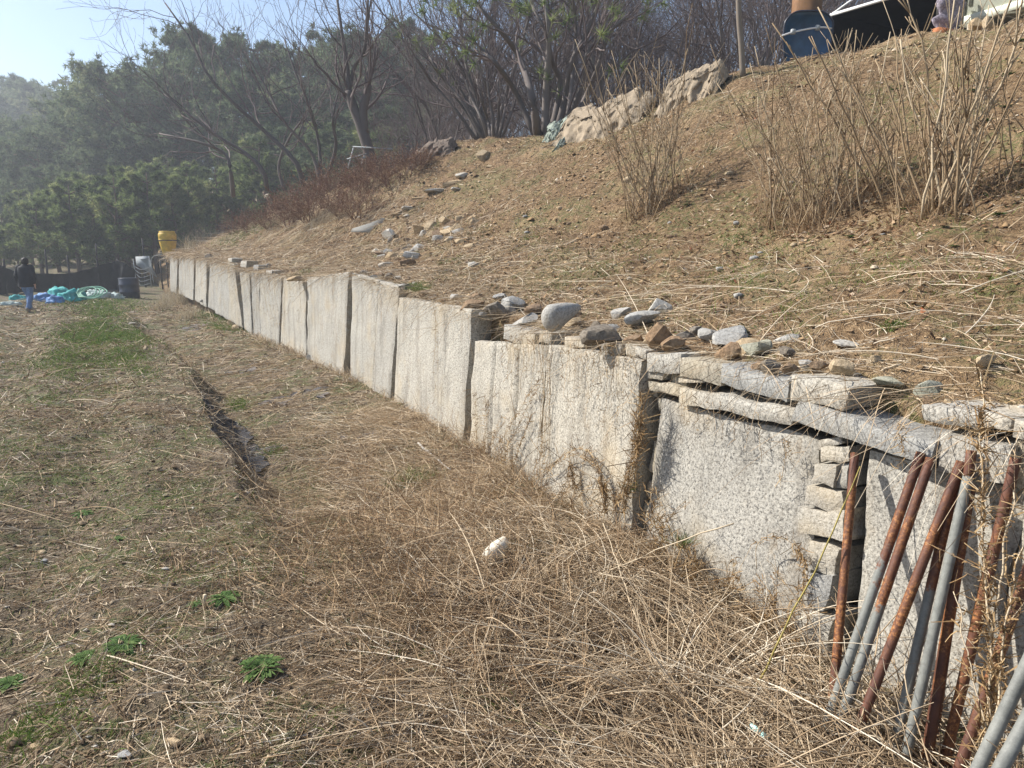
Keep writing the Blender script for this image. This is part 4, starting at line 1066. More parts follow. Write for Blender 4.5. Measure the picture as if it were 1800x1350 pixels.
pipe((1850, 880), (1692, 1335), [1, 1, 1], 'steeply slanting rusty pipe crossing behind the tall weed', dbot=-.40)
pipe((1880, 1010), (1722, 1345), [.1, .15, .1], 'blurred grey pipe at the right edge lying low', dbot=-.75, dtop=-.40)
pipe((1900, 1090), (1762, 1345), [.1, .1, .2], 'grey pipe in the lower right corner, nearest the camera', dbot=-.85, dtop=-.50)

# ------------------------------------------------------------------ dry stalks, weeds and vines
M['stalk'] = mat_attr('stalk', [(0, (.24, .165, .095)), (.5, (.42, .32, .20)), (1, (.58, .48, .34))], .0)
M['seed'] = mat_attr('seed_heads', [(0, (.13, .075, .032)), (.5, (.28, .175, .080)), (1, (.42, .30, .16))], .1)
def smooth_path(pts, n):
    pts = np.asarray(pts, float)
    if len(pts) == 2: return pts[0] + (pts[1] - pts[0]) * np.linspace(0, 1, n)[:, None]
    P = np.vstack([2 * pts[0] - pts[1], pts, 2 * pts[-1] - pts[-2]]); out = []
    m = len(pts) - 1
    for u in np.linspace(0, m, n):
        i = min(int(u), m - 1); t = u - i; p0, p1, p2, p3 = P[i:i + 4]
        out.append(.5 * ((2 * p1) + (-p0 + p2) * t + (2 * p0 - 5 * p1 + 4 * p2 - p3) * t * t + (-p0 + 3 * p1 - 3 * p2 + p3) * t ** 3))
    return np.array(out)
def seeds(b, path, n, L, spread, w=.0022, along=.7):
    """Short curled bits (seed husks, dead leaves) set along a stem."""
    path = np.asarray(path); f = rng.random(n) * (len(path) - 1.001); i = f.astype(int)
    P = path[i] + (path[i + 1] - path[i]) * (f - i)[:, None] + rng.normal(0, spread * .3, (n, 3))
    T = unit(path[i + 1] - path[i]); D = unit(T * along + rng.normal(0, .7, (n, 3)))
    V, F, A = blades(P, D, rng.gamma(3, L / 3, n), rng.uniform(.6, 1.4, n) * w, rng.normal(0, .8, (n, 3)), 3, 2, .3)
    b.add(V, F, rnd=A)
def wall_path(pts, d):
    return np.array([curtain(px, py, (d[i] if isinstance(d, (list, tuple)) else d))[2] for i, (px, py) in enumerate(pts)])
def weed(label, stems, seedn, seedL, d=-.12, r=.003, spread=.02, name='dry_weed', cat='weed', sw=.0022):
    """stems: photo polylines from root to tip, standing at distance d in front of the wall."""
    W = [smooth_path(wall_path(p, d), 22) for p in stems]
    o = empty(name, W[0][0], label, cat)
    b = MB()
    for w in W: b.tube(w, np.linspace(r, r * .4, len(w)), 5, rnd=rng.uniform(.2, .8))
    b.build('stem', M['stalk'], o, True)
    b = MB()
    for w in W: seeds(b, w[4:], seedn, seedL, spread, sw)
    tag(b.build('seed_heads', M['seed'], o), kind='stuff')
    return o
weed('brown weed arching like a hoop against the granite slab', [[(905, 890), (935, 850), (975, 812), (1010, 790), (1035, 795), (1050, 815), (1058, 850)], [(900, 880), (960, 830), (1005, 800), (1040, 812), (1056, 840), (1060, 870)], [(1000, 800), (1005, 830), (1012, 860)]], 190, .03, -.10, .0028)
weed('bushy rust-brown weed standing in the wall joint', [[(1075, 935), (1095, 880), (1112, 820), (1122, 770), (1126, 715), (1128, 690)], [(1070, 925), (1085, 880), (1100, 840), (1118, 780), (1124, 740)], [(1060, 920), (1065, 880), (1060, 850)], [(1085, 930), (1105, 860), (1120, 800), (1127, 760)], [(1098, 930), (1100, 880), (1112, 790), (1120, 720)]], 260, .035, -.10, .003)
weed('thin brown weed leaning left up the slab to the right of the joint', [[(1185, 990), (1165, 930), (1150, 890), (1135, 862)], [(1190, 990), (1178, 930), (1160, 880), (1143, 858)], [(1200, 1000), (1180, 960), (1150, 920), (1128, 900)]], 60, .025, -.08, .002)
weed('curved brown stalk hugging the edge of the stone pier', [[(1330, 1000), (1330, 960), (1350, 945), (1385, 950), (1405, 975), (1412, 1010), (1408, 1060)], [(1395, 950), (1413, 985), (1414, 1040)]], 110, .02, -.06, .002)
weed('slender brown weed slanting across the slab, tip at its middle', [[(880, 800), (900, 770), (920, 730), (945, 675)], [(860, 800), (890, 760), (925, 700), (948, 668)], [(900, 830), (915, 780), (935, 730)]], 150, .022, -.06, .002)
rk = np.random.default_rng(44)
for i, (px, py) in enumerate([(845, 815), (880, 850), (925, 885), (985, 930), (1030, 955), (1150, 1010), (1210, 1050), (1270, 1085), (1330, 1120), (1390, 1140)]):
    st_ = []
    for k_ in range(6):
        dx, h_ = rk.normal(0, 16), rk.uniform(60, 135); st_.append([(px + dx * .3, py + 12), (px + dx * .6, py - h_ * .35), (px + dx + rk.normal(0, 8), py - h_ * .7), (px + dx * 1.5 + rk.normal(0, 14), py - h_)])
    weed(f'{ORD[i]} brown dead weed clump along the foot of the near slabs', st_, 46, .026, -.10 - .08 * rk.random(), .0020, .02)
def vine(label, strands, d=-.05, n=60):
    o = empty('dry_vine', wall_path(strands[0][:1], d)[0], label, 'vine'); b = MB(); c = MB()
    for p in strands:
        w = smooth_path(wall_path(p, d), 24); w = w + .012 * np.stack([fbm2(np.arange(24) * .5, 0 * np.arange(24) + rng.random() * 50, k) for k in (1, 2, 3)], -1)
        b.tube(w, np.linspace(.0022, .001, 24), 4, rnd=rng.random()); seeds(c, w, n, .022, .02, .0016, .3)
    b.build('stem', M['stalk'], o); tag(c.build('dead_leaves', M['seed'], o), kind='stuff')
vine('thick brown vine hanging down the joint between two slabs', [[(955 + dx, 590), (958 + dx * .6, 680), (955 + dx * .8, 760), (950 + dx, 840), (945 + dx, 880)] for dx in (-10, -4, 0, 5, 10, 14)], -.05, 70)
vine('thin vine strands hanging over the right part of a slab', [[(985 + k * 11, 600), (989 + k * 11, 650), (985 + k * 11, 690 + (k * 37) % 90)] for k in range(12)], -.09, 40)
vine('single vine strand down the tall proud slab', [[(760, 525), (765, 580), (762, 640), (766, 690), (758, 720)], [(764, 530), (768, 600), (770, 650)]], -.09, 60)
vine('brown creeper spilling over the wall at mid distance', [[(468 + dx, 475), (474 + dx, 510), (480 + dx, 545), (486 + dx * .6, 575)] for dx in (-10, -4, 2, 8, 14, 20)], -.08, 70)
vine('rusty creeper curtain over the farther slabs', [[(405 + dx, 462), (410 + dx, 490), (417 + dx, 530)] for dx in (-4, 0, 4, 8, 12)], -.12, 60)
vine('pale creeper covering the far end of the wall', [[(305 + dx, 446), (308 + dx, 480), (309 + dx, 510)] for dx in (-6, 0, 6, 12, 18, 22)], -.15, 90)
vine('dry vines hanging in a row under the near small copings', [[(880 + k * 9, 585 + k * 1.5), (884 + k * 9, 620), (882 + k * 8.5, 640 + (k * 29) % 60)] for k in range(7)], -.05, 34)
vine('short brown vine wisps over the top of the big right slab', [[(1200 + k * 22, 690 + k * 6), (1203 + k * 22, 720 + k * 6), (1201 + k * 22, 740 + k * 6 + (k * 17) % 30)] for k in range(7)], -.04, 12)
vine('vine trail hanging down the slab left of the pier', [[(1378, 770), (1380, 800), (1376, 830), (1370, 860)], [(1385, 775), (1390, 810)]], -.03, 24)
vine('dry vine dangling from the long grey coping', [[(1578, 745), (1580, 775), (1590, 800), (1583, 820)], [(1582, 750), (1588, 790)]], -.10, 30)
vine('brown creeper strands down the narrow far slabs', [[(430 + dx, 470), (436 + dx, 500), (442 + dx, 540 + (dx * 13) % 25)] for dx in (-6, 0, 7, 14, 22)], -.10, 60)
vine('thin creeper trails on the far pale slabs', [[(345 + dx, 455), (347 + dx, 480), (349 + dx, 500 + (dx * 7) % 20)] for dx in (-14, -4, 6, 16, 26)], -.12, 60)
vine('loose creeper hanging between the mid wall slabs', [[(500 + dx, 486), (504 + dx, 520), (500 + dx, 545 + (dx * 11) % 30)] for dx in (-4, 6, 24, 36)], -.10, 40)
# tall weed in front of the pipes
def near_stalk(label, base, tip, d0, d1, r, nb, seedn, name='dry_weed'):
    A = curtain(*base, d=d0)[2]; B = curtain(*tip, d=d1)[2]
    n = 30; w = A + (B - A) * np.linspace(0, 1, n)[:, None]
    w += .012 * np.stack([fbm2(np.arange(n) * .22 + A[0] * 9, np.zeros(n) + k, 7) for k in range(3)], -1)
    o = empty(name, A, label, 'weed'); b = MB(); c = MB(); b.tube(w, np.linspace(r, r * .5, n), 6, rnd=.85)
    for k in range(nb):
        i = int(rng.uniform(.12, .97) * (n - 1)); L = rng.uniform(.03, .09)
        D = unit(unit(w[min(i + 1, n - 1)] - w[i - 1]) * .7 + rng.normal(0, .6, 3)); E = rng.normal(0, .6, 3)
        t = np.linspace(0, 1, 7)[:, None]; br = w[i] + D * L * t + E * L * t * t
        b.tube(br, np.linspace(r * .35, r * .2, 7), 4, rnd=rng.random()); seeds(c, br, 7, .02, .006, .0024)
    seeds(c, w[6:], seedn, .024, .01, .0026)
    b.build('stem', M['stalk'], o, True); tag(c.build('dead_leaves', M['seed'], o), kind='stuff')
near_stalk('tall bushy dried weed rising in front of the rusty pipes', (1752, 1500), (1718, 655), -.5, -.12, .0050, 70, 420)
near_stalk('second dried weed stalk crossing the pipes to the right', (1712, 1500), (1790, 960), -.55, -.25, .0045, 40, 150)
near_stalk('curly headed dead weed stalk low before the grey pipes', (1790, 1500), (1672, 1040), -.52, -.38, .0035, 16, 40)
near_stalk('thick pale stalk rising straight at the right border', (1700, 1560), (1775, 860), -.48, -.2, .0055, 26, 90)
# long thin canes lying about the near bank, each one alone
def cane(label, a, b, da, db, r, sag=.03, mat='stalk', v=.8, name='dry_cane', cat='cane', col_=None):
    A = curtain(*a, d=da)[2] if da is not None else on_ground(*a); B = curtain(*b, d=db)[2] if db is not None else on_ground(*b)
    t = np.linspace(0, 1, 12)[:, None]; w = A + (B - A) * t; w[:, 2] += sag * 4 * (t * (1 - t))[:, 0]
    w[:, 2] = np.maximum(w[:, 2], np.where(sd_of(w[:, 0], w[:, 1])[1] < .2, fz(w[:, 0], w[:, 1]), hz(w[:, 0], w[:, 1])) + r)
    w[1:-1] += rng.normal(0, .004, (10, 3))
    o = MB().tube(w, np.linspace(r, r * .6, 12), 6, rnd=v).build(name, M[mat], None, True, origin=w[0]); tag(o, label, cat)
M['olive_cane'] = mat_plain('olive_cane', (.30, .24, .07), .6, .3, 20)
M['white_plastic'] = mat_plain('white_plastic', (.62, .60, .55), .5, .15, 20)
cane('olive yellow bent cane leaning beside the stone pier', (1330, 1205), (1512, 820), -.62, -.10, .005, -.03, 'olive_cane')
cane('white plastic tube lying at the foot of the slabs', (735, 782), (792, 828), None, None, .014, .01, 'white_plastic', name='plastic_tube', cat='tube')
cane('rusty brown stick lying beside the white plastic tube', (755, 780), (800, 815), None, None, .012, .01, v=.3, name='stick', cat='stick')
cane('pale stick lying across the bank above the green tuft', (615, 770), (780, 795), None, None, .006, .03)
cane('straight pale cane pointing up from the near straw', (1140, 1160), (1060, 920), None, -.5, .004, .02)
cane('long pale cane sloping down right in the near straw', (1090, 1110), (1255, 1290), None, None, .005, .06)
cane('bent pale cane crossing in front of the white stone', (830, 985), (990, 985), None, None, .005, .02)
cane('pale cane running from the straw to the wall foot', (1290, 920), (1010, 1035), -.3, None, .004, .03)
cane('pale brown cane lying above the coping in the straw', (1530, 720), (1610, 682), .3, .5, .006, .01)
cane('forked twig lying on the soil above the long coping', (1440, 740), (1500, 722), .08, .3, .003, .01)

# ------------------------------------------------------------------ small green plants
M['rosette'] = mat_attr('rosette', [(0, (.030, .065, .016)), (.5, (.075, .135, .034)), (1, (.17, .23, .075))], .25)
def rosette(px, py, w, label, hill=False, up=.5, nl=34, seed=0, group=None):
    c = on_hill(px, py) if hill else on_ground(px, py); R0 = w * .5 * c[1] / FPX
    b = MB(); r = np.random.default_rng(900 + seed)
    for i in range(nl):
        a = i * 2.399 + r.normal(0, .3); q = r.uniform(.35, 1.15); L = R0 * q; e = up * (1.4 - q)
        t = np.linspace(0, 1, 6); wd = L * .12 * np.sin(math.pi * np.clip(t * .9 + .06, 0, 1)) ** .8 * (1 + .25 * r.normal())
        x = L * t * math.cos(e); z = L * (t * math.sin(e) + .15 * t - .35 * t * t) + .006
        ca, sa = math.cos(a), math.sin(a)
        mid = np.stack([x * ca, x * sa, z], -1); sd_ = np.array([-sa, ca, .0])
        V = np.concatenate([mid + sd_ * wd[:, None] + [0, 0, .0] + np.array([0, 0, 1]) * wd[:, None] * .35, mid, mid - sd_ * wd[:, None] + np.array([0, 0, 1]) * wd[:, None] * .35])
        k = np.arange(5); F = np.concatenate([np.stack([k, k + 1, k + 7, k + 6], -1), np.stack([k + 6, k + 7, k + 13, k + 12], -1)])
        b.add(V + c, F, rnd=np.clip(r.normal(.5, .25), 0, 1))
    o = b.build('green_weed', M['rosette'], None, True, origin=c); tag(o, label, 'plant', group)
rosette(458, 1180, 96, 'largest bright green leafy rosette in the field foreground', up=.9, nl=110, seed=1)
rosette(215, 1135, 82, 'grey-green leafy rosette touching a smaller one at its left', nl=90, seed=2)
rosette(150, 1158, 60, 'smaller green rosette joined to the grey-green one', nl=70, seed=3)
rosette(18, 1205, 66, 'green rosette cut by the left edge of the view', nl=80, up=.7, seed=4)
rosette(395, 1054, 70, 'spread rosette behind a pale stub in the field', nl=70, seed=5)
rosette(342, 1064, 34, 'small rosette left of the pale stub', nl=24, seed=6)
rosette(205, 950, 40, 'low green weed farther back in the field', nl=24, seed=7)
rosette(145, 905, 50, 'green weed at the left, behind all other rosettes', nl=26, seed=8)
rosette(940, 1200, 36, 'green weed half hidden in the dry stems before the wall', up=.9, nl=28, seed=9)
for i, (px, py, w) in enumerate([(1755, 380, 44), (1735, 215, 40), (1770, 135, 40), (1720, 160, 36), (1590, 370, 30), (1495, 418, 30), (1570, 160, 26), (1208, 362, 26), (1790, 75, 34), (1680, 435, 26), (1380, 405, 20), (1765, 190, 30), (1610, 215, 24)]):
    rosette(px, py, w, f'{ORD[i]} green leafy weed on the sandy slope below the cabin', True, .7, 22, 20 + i, 'green weeds on the slope')
def tuft(px, py, h, n, label, hill=False, P=None, spread=.05, w=.0016, name='green_tuft', lean=(0, 0)):
    c = P if P is not None else (on_hill if hill else on_ground)(px, py); H = h * c[1] / FPX
    p = c + rng.normal(0, spread, (n, 3)) * np.array([1, 1, .15])
    D = unit(np.stack([rng.normal(lean[0], .45, n), rng.normal(lean[1], .45, n), np.ones(n)], -1))
    B = rng.normal(0, .35, (n, 3)); B[:, 2] = -.25
    V, F, A = blades(p, D, rng.uniform(.5, 1.2, n) * H, rng.uniform(.7, 1.3, n) * w, B, 4, 2)
    o = MB().add(V, F, rnd=A).build(name, M['green_grass'], None, origin=c); tag(o, label, 'grass tuft')
tuft(728, 852, 44, 420, 'bright green grass tuft at the foot of the bank', spread=.09)
tuft(1198, 968, 48, 130, 'green needle tuft of a seedling against the slab', P=curtain(1198, 962, -.10)[2], spread=.015, w=.0012, name='pine_seedling')
tuft(1205, 1040, 40, 60, 'dark green tuft just under the needle seedling', P=curtain(1203, 1040, -.10)[2], spread=.03, w=.0016)
tuft(735, 514, 24, 120, 'small green tuft at the top corner of the proud slab', True, spread=.05, w=.002)
tuft(1110, 862, 24, 60, 'tiny green sprig in the joint beside the brown weed', P=curtain(1110, 862, -.05)[2], spread=.02, w=.0016)
# stub of an old stalk and a piece of teal plastic
c = on_ground(361, 1070); o = MB().tube([c, c + [0, 0, .05], c + [.004, 0, .075]], [.008, .009, .010], 7, rnd=.9).build('stalk_stub', M['stalk'], None, True, origin=c); tag(o, 'pale cut stub standing between two small rosettes', 'stub')
c = on_ground(320, 995); o = MB().tube([c, c + [.004, 0, .06], c + [.006, 0, .08]], [.006, .005, .003], 6, rnd=.2).build('stalk_stub', M['stalk'], None, True, origin=c); tag(o, 'short brown stub in the field near white scraps', 'stub')
M['teal_plastic'] = mat_plain('teal_plastic', (.42, .68, .64), .4, .2, 30, spec=.4)
c = on_ground(1332, 1310) + np.array([0, 0, .06])
b = MB(); ax = unit(np.array([.5, -.75, -.1])); b.tube([c - ax * .045, c - ax * .04, c, c + ax * .03, c + ax * .045], [.006, .011, .0125, .012, .008], 10)
o = b.build('plastic_tube', M['teal_plastic'], None, True, origin=c); tag(o, 'pale teal crushed plastic tube in the near straw', 'litter')

# ------------------------------------------------------------------ black ground-cover fabric on the bank
M['weed_mat'] = mat_plain('weed_mat', (.040, .038, .040), .9, .4, 14, bump=.3)
M['grey_mat'] = mat_plain('grey_mat', (.105, .095, .090), .85, .4, 9, bump=.4)
def mat_patch(s0, s1, a0, a1, label, seed, mat='weed_mat', lift=.02):
    ns, na = max(10, int((s1 - s0) / .05)), max(8, int((a1 - a0) / .03))
    u, v = np.meshgrid(np.linspace(0, 1, ns), np.linspace(0, 1, na), indexing='ij')
    s = s0 + (s1 - s0) * u + .08 * fbm2(v * 4 + seed, u * 0 + seed, 3) * (2 * u - 1); a = a0 + (a1 - a0) * v + .10 * fbm2(u * 5 + seed, v * 0, 5) * (2 * v - 1)
    x, y = plan(s, -a); z = field_z(x, y, (s, -a), False) + lift + .026 * fbm2(s * 6 + seed, a * 5, 9) + .012 * fbm2(s * 17, a * 9, 10) + .012
    n = ns * na; top = np.stack([x, y, z], -1).reshape(-1, 3)
    i, j = np.meshgrid(np.arange(ns - 1), np.arange(na - 1), indexing='ij')
    q = np.stack([i * na + j, (i + 1) * na + j, (i + 1) * na + j + 1, i * na + j + 1], -1).reshape(-1, 4)
    gi = np.arange(n).reshape(ns, na); r0 = np.concatenate([gi[:, 0], gi[-1, 1:], gi[-2::-1, -1], gi[0, -2:0:-1]])
    sk = np.stack([r0, np.roll(r0, -1), np.roll(r0, -1) + n, r0 + n], -1)
    o = MB().add(np.vstack([top, top - [0, 0, .006]]), q, q[:, ::-1] + n, sk).build('ground_cover_fabric', M[mat], None, True, origin=top[0]); tag(o, label, 'fabric')
def sa(px, py):
    c = on_ground(px, py); s, d = sd_of(c[0], c[1]); return float(s), float(-d)
s1_, a1_ = sa(440, 810); s2_, a2_ = sa(365, 715)
print('mat', s1_, a1_, s2_, a2_)
mat_patch(s1_ - .65, s1_ + .60, 1.90, 2.36, 'black fabric edge standing in the furrow, nearest piece', 1)
mat_patch(s1_ + .75, s1_ + 1.85, 1.92, 2.34, 'black fabric edge farther along the furrow', 2)
mat_patch(s1_ + 2.0, s1_ + 2.6, 2.05, 2.30, 'last narrow black fabric strip up the furrow', 3)
for i, (px, py, ds, da, lb) in enumerate([(492, 705, .45, .18, 'grey-black fabric showing through straw mid bank'), (560, 690, .7, .10, 'thin dark fabric fold high on the bank'), (430, 650, .7, .22, 'dark fabric patch below the straw on the far bank'), (345, 575, 1.3, .30, 'brown-black fabric bulge near the cream stone'), (470, 790, .35, .10, 'small dark fabric patch just above the furrow'), (620, 760, .5, .12, 'dark fabric strip under combed straw left of the white tube')]):
    s_, a_ = sa(px, py); mat_patch(s_ - ds / 2, s_ + ds / 2, a_ - da, a_ + da, lb, 10 + i, 'grey_mat', -.012)
# ------------------------------------------------------------------ person walking away down the field
def ring(c, rx, ry, n=14, tilt=0.0, yaw=0.0):
    a = np.arange(n) * 2 * math.pi / n
    x, y = rx * np.cos(a), ry * np.sin(a)
    cy_, sy_ = math.cos(yaw), math.sin(yaw)
    return np.stack([c[0] + x * cy_ - y * sy_, c[1] + x * sy_ + y * cy_, c[2] + tilt * y], -1)
M['skin'] = mat_plain('skin', (.50, .30, .22), .6, .1, 20)
M['jacket'] = mat_plain('black_jacket', (.016, .017, .022), .75, .35, 9, bump=.2)
M['jeans'] = mat_plain('jeans', (.13, .21, .38), .85, .3, 12, bump=.2)
M['hair'] = mat_plain('hair', (.022, .016, .013), .55, .4, 40, bump=.4)
M['shoe'] = mat_plain('shoe', (.22, .21, .20), .7, .3, 20)
pp = on_ground(52, 548); pp[2] = fz(pp[0], pp[1])
person = empty('person', pp, 'person in black jacket and blue jeans walking away along the field edge', 'person')
J = dict(pelvis=(0, 0, .92), belly=(0, 0, 1.08), chest=(0, .03, 1.28), neck=(0, .05, 1.46), head=(-.005, .075, 1.55), crown=(-.005, .09, 1.63),
         sl=(-.19, .03, 1.40), el=(-.27, -.03, 1.13), wl=(-.27, .06, .90), hl=(-.27, .09, .83), sr=(.19, .03, 1.40), er=(.27, -.06, 1.14), wr=(.29, -.04, .90), hr=(.29, -.02, .83),
         tl=(-.10, .02, .88), kl=(-.10, .20, .52), al=(-.09, .16, .12), fl=(-.09, .30, .05), tr=(.09, -.01, .88), kr=(.08, .02, .48), ar=(.06, -.14, .12), fr=(.06, -.04, .03))
Rj = dict(pelvis=.14, belly=.13, chest=.15, neck=.055, head=.095, crown=.06, sl=.065, el=.045, wl=.030, hl=.034, sr=.065, er=.045, wr=.030, hr=.034, tl=.085, kl=.058, al=.040, fl=.035, tr=.085, kr=.058, ar=.040, fr=.035)
E_ = [('pelvis', 'belly'), ('belly', 'chest'), ('chest', 'neck'), ('neck', 'head'), ('head', 'crown'), ('chest', 'sl'), ('sl', 'el'), ('el', 'wl'), ('wl', 'hl'), ('chest', 'sr'), ('sr', 'er'), ('er', 'wr'), ('wr', 'hr'), ('pelvis', 'tl'), ('tl', 'kl'), ('kl', 'al'), ('al', 'fl'), ('pelvis', 'tr'), ('tr', 'kr'), ('kr', 'ar'), ('ar', 'fr')]
names = list(J); vs = [J[k] for k in names]; rs = [Rj[k] for k in names]; es = [(names.index(a), names.index(b)) for a, b in E_]
for hnd, sx in (('hl', -1), ('hr', 1)):
    h = np.array(J[hnd])
    for k, (dx, dy, L) in enumerate([(-.012, .022, .06), (-.004, .008, .072), (.002, -.006, .068), (.004, -.020, .054), (-.022 * sx, .030, .05)]):
        i0 = len(vs); vs += [tuple(h + [dx, dy, -.03]), tuple(h + [dx * 1.3, dy * 1.2 + .006, -.03 - L * .5]), tuple(h + [dx * 1.2, dy * 1.1 + .020, -.03 - L])]
        rs += [.010, .009, .008]; es += [(names.index(hnd), i0), (i0, i0 + 1), (i0 + 1, i0 + 2)]
me = bpy.data.meshes.new('body'); me.from_pydata(vs, es, [])
body = bpy.data.objects.new('body', me); col.objects.link(body); body.parent = person
md = body.modifiers.new('skin', 'SKIN'); sv = me.skin_vertices[0].data
for i, r in enumerate(rs): sv[i].radius = (r, r); sv[i].use_root = (i == 0)
sb = body.modifiers.new('sub', 'SUBSURF'); sb.levels = 2; sb.render_levels = 2
me.materials.append(M['skin'])
P0 = np.array(pp)
b = MB()
b.loft([ring(P0 + [0, .0, z], rx, ry, 20, tl) for z, rx, ry, tl in [(.80, .245, .165, .1), (.82, .25, .17, .1), (.95, .245, .165, .05), (1.10, .235, .155, 0), (1.25, .235, .15, 0), (1.38, .225, .135, .0), (1.44, .17, .11, .1), (1.475, .09, .08, .2), (1.50, .075, .072, .2)]])
for sx, js in ((-1, ('sl', 'el', 'wl')), (1, ('sr', 'er', 'wr'))):
    a, e, w = [np.array(J[k]) for k in js]
    b.tube(P0 + smooth_path([a + [-.06 * sx, 0, .01], a, .5 * (a + e), e, .5 * (e + w), w + [0, 0, -.01]], 12), np.interp(np.linspace(0, 1, 12), [0, .2, .5, .8, 1], [.09, .098, .088, .078, .062]), 14)
b.V = [v + .010 * fbm3(v[:, 0] * 9, v[:, 1] * 9, v[:, 2] * 6)[:, None] * unit(v - P0 - [0, 0, 1.1]) for v in b.V]
b.build('jacket', M['jacket'], person, True)
b = MB()
for sx, js in ((-1, ('tl', 'kl', 'al')), (1, ('tr', 'kr', 'ar'))):
    t_, k_, a_ = [np.array(J[k]) for k in js]
    b.tube(P0 + smooth_path([t_ + [0, 0, .12], t_, .5 * (t_ + k_), k_, .5 * (k_ + a_), a_ + [0, 0, -.02]], 16), np.interp(np.linspace(0, 1, 16), [0, .15, .4, .62, .8, 1], [.105, .118, .098, .078, .072, .070]), 14)
b.V = [v + .008 * fbm3(v[:, 0] * 12, v[:, 1] * 12, v[:, 2] * 14)[:, None] for v in b.V]
b.build('jeans', M['jeans'], person, True)
V, F = ICO[3]; hd = np.array(J['head']) + [0, -.012, .045]
keepv = (V[:, 1] < .45) | (V[:, 2] > .35)
V2 = V * np.array([.105, .118, .125]) * np.where(keepv, 1.0, .8)[:, None] * (1 + .05 * fbm3(V[:, 0] * 5, V[:, 1] * 5, V[:, 2] * 5))[:, None]
MB().add(V2 + hd + P0, F).build('hair', M['hair'], person, True)
for js, pit in (('al', .10), ('ar', -.75)):
    b = MB(); a = np.array(J[js]) + P0; cp, sp = math.cos(pit), math.sin(pit); rr_ = []
    for y, rx, zc, rz in [(-.07, .030, -.055, .030), (-.05, .042, -.045, .042), (0, .046, -.045, .045), (.07, .050, -.060, .034), (.13, .046, -.066, .026), (.165, .028, -.072, .016)]:
        an = np.arange(12) * 2 * math.pi / 12
        q = np.stack([rx * np.cos(an), np.full(12, y), zc + rz * np.sin(an)], -1)
        rr_.append(a + np.stack([q[:, 0], q[:, 1] * cp - q[:, 2] * sp, q[:, 1] * sp + q[:, 2] * cp], -1))
    b.loft(rr_).build('shoe', M['shoe'], person, True)

# ------------------------------------------------------------------ far corner of the field: drums, tarps, net fence
M['drum_blue'] = mat_plain('drum_blue', (.012, .018, .038), .42, .3, 6, spec=.5)
M['yellow'] = mat_plain('yellow_plastic', (.55, .36, .035), .6, .25, 5, spec=.3)
M['teal_tarp'] = mat_plain('teal_tarp', (.05, .34, .33), .7, .35, 5)
M['blue_tarp'] = mat_plain('blue_tarp', (.08, .20, .42), .65, .35, 5)
M['pale_net'] = mat_plain('pale_net', (.38, .45, .42), .85, .35, 9, bump=.5)
M['green_hose'] = mat_plain('green_hose', (.20, .42, .30), .55, .2, 6)
M['black_net'] = mat_plain('black_net', (.014, .014, .016), .9, .4, 12, bump=.3)
M['post'] = mat_plain('dark_post', (.05, .045, .042), .8, .3, 12)
M['grey_sheet'] = mat_plain('grey_sheet', (.34, .36, .36), .7, .2, 4)
M['white_metal'] = mat_plain('white_metal', (.72, .72, .70), .45, .1, 6, spec=.4)
def ground_z(X, Y):
    s, d = to_sd(np.array([X]), np.array([Y])); return float(hill_z(np.array([X]), np.array([Y]), (s, d), False)[0] if d[0] > .3 else field_z(np.array([X]), np.array([Y]), (s, d), False)[0])
def lathe(prof, n=28):
    a = np.arange(n) * 2 * math.pi / n
    return np.array([np.stack([r * np.cos(a), r * np.sin(a), np.full(n, z)], -1) for r, z in prof])
q = on_ground(229, 524); H = .86; r = .40
o = empty('steel_drum', q, 'dark navy drum standing beside the tarpaulin heap', 'drum')
MB().loft(lathe([(r * .92, .0), (r, .01), (r, .25), (r * 1.03, .27), (r * 1.03, .30), (r, .32), (r, .56), (r * 1.03, .58), (r * 1.03, .61), (r, .63), (r, .84), (r * .98, .86), (r * .94, .84), (r * .9, .835)]) + q).build('body', M['drum_blue'], o, True)
MB().loft(lathe([(r * 1.0, .85), (r * 1.035, .86), (r * 1.035, .88), (r * .96, .885)]) + q).build('rim', M['drum_blue'], o, True)
q = at_depth(297, 449, 35.0); kk = q[1] / FPX; Hb = (449 - 408) * kk; zg = ground_z(q[0], q[1])
if q[2] - zg > .08:
    st_ = empty('barrel_stand', (q[0], q[1], zg), 'dark frame stand carrying the yellow barrel', 'stand')
    for ax_, ay_ in ((-.3, -.3), (.3, -.3), (-.3, .3), (.3, .3)): MB().tube([(q[0] + ax_, q[1] + ay_, zg - .1), (q[0] + ax_, q[1] + ay_, q[2] - .06)], .035, 6).build('leg', M['post'], st_)
    MB().box((q[0], q[1], q[2] - .035), (.8, .8, .07)).build('top_board', M['post'], st_)
o = empty('plastic_barrel', q, 'yellow tapered plastic barrel on the bank at the wall end', 'barrel')
MB().loft(lathe([(.20, 0), (.26, .05 * Hb), (.34, .35 * Hb), (.395, .60 * Hb), (.40, .66 * Hb), (.385, .68 * Hb), (.40, .70 * Hb), (.405, .86 * Hb), (.37, .93 * Hb), (.33, .95 * Hb)]) + q).build('body', M['yellow'], o, True)
MB().loft(lathe([(.33, .94 * Hb), (.36, .95 * Hb), (.36, .99 * Hb), (.33, 1.0 * Hb), (.10, 1.0 * Hb)]) + q).build('lid', M['yellow'], o, True)
MB().loft(lathe([(.40, .60 * Hb), (.412, .605 * Hb), (.412, .635 * Hb), (.40, .64 * Hb)]) + q).build('band', M['post'], o, True)
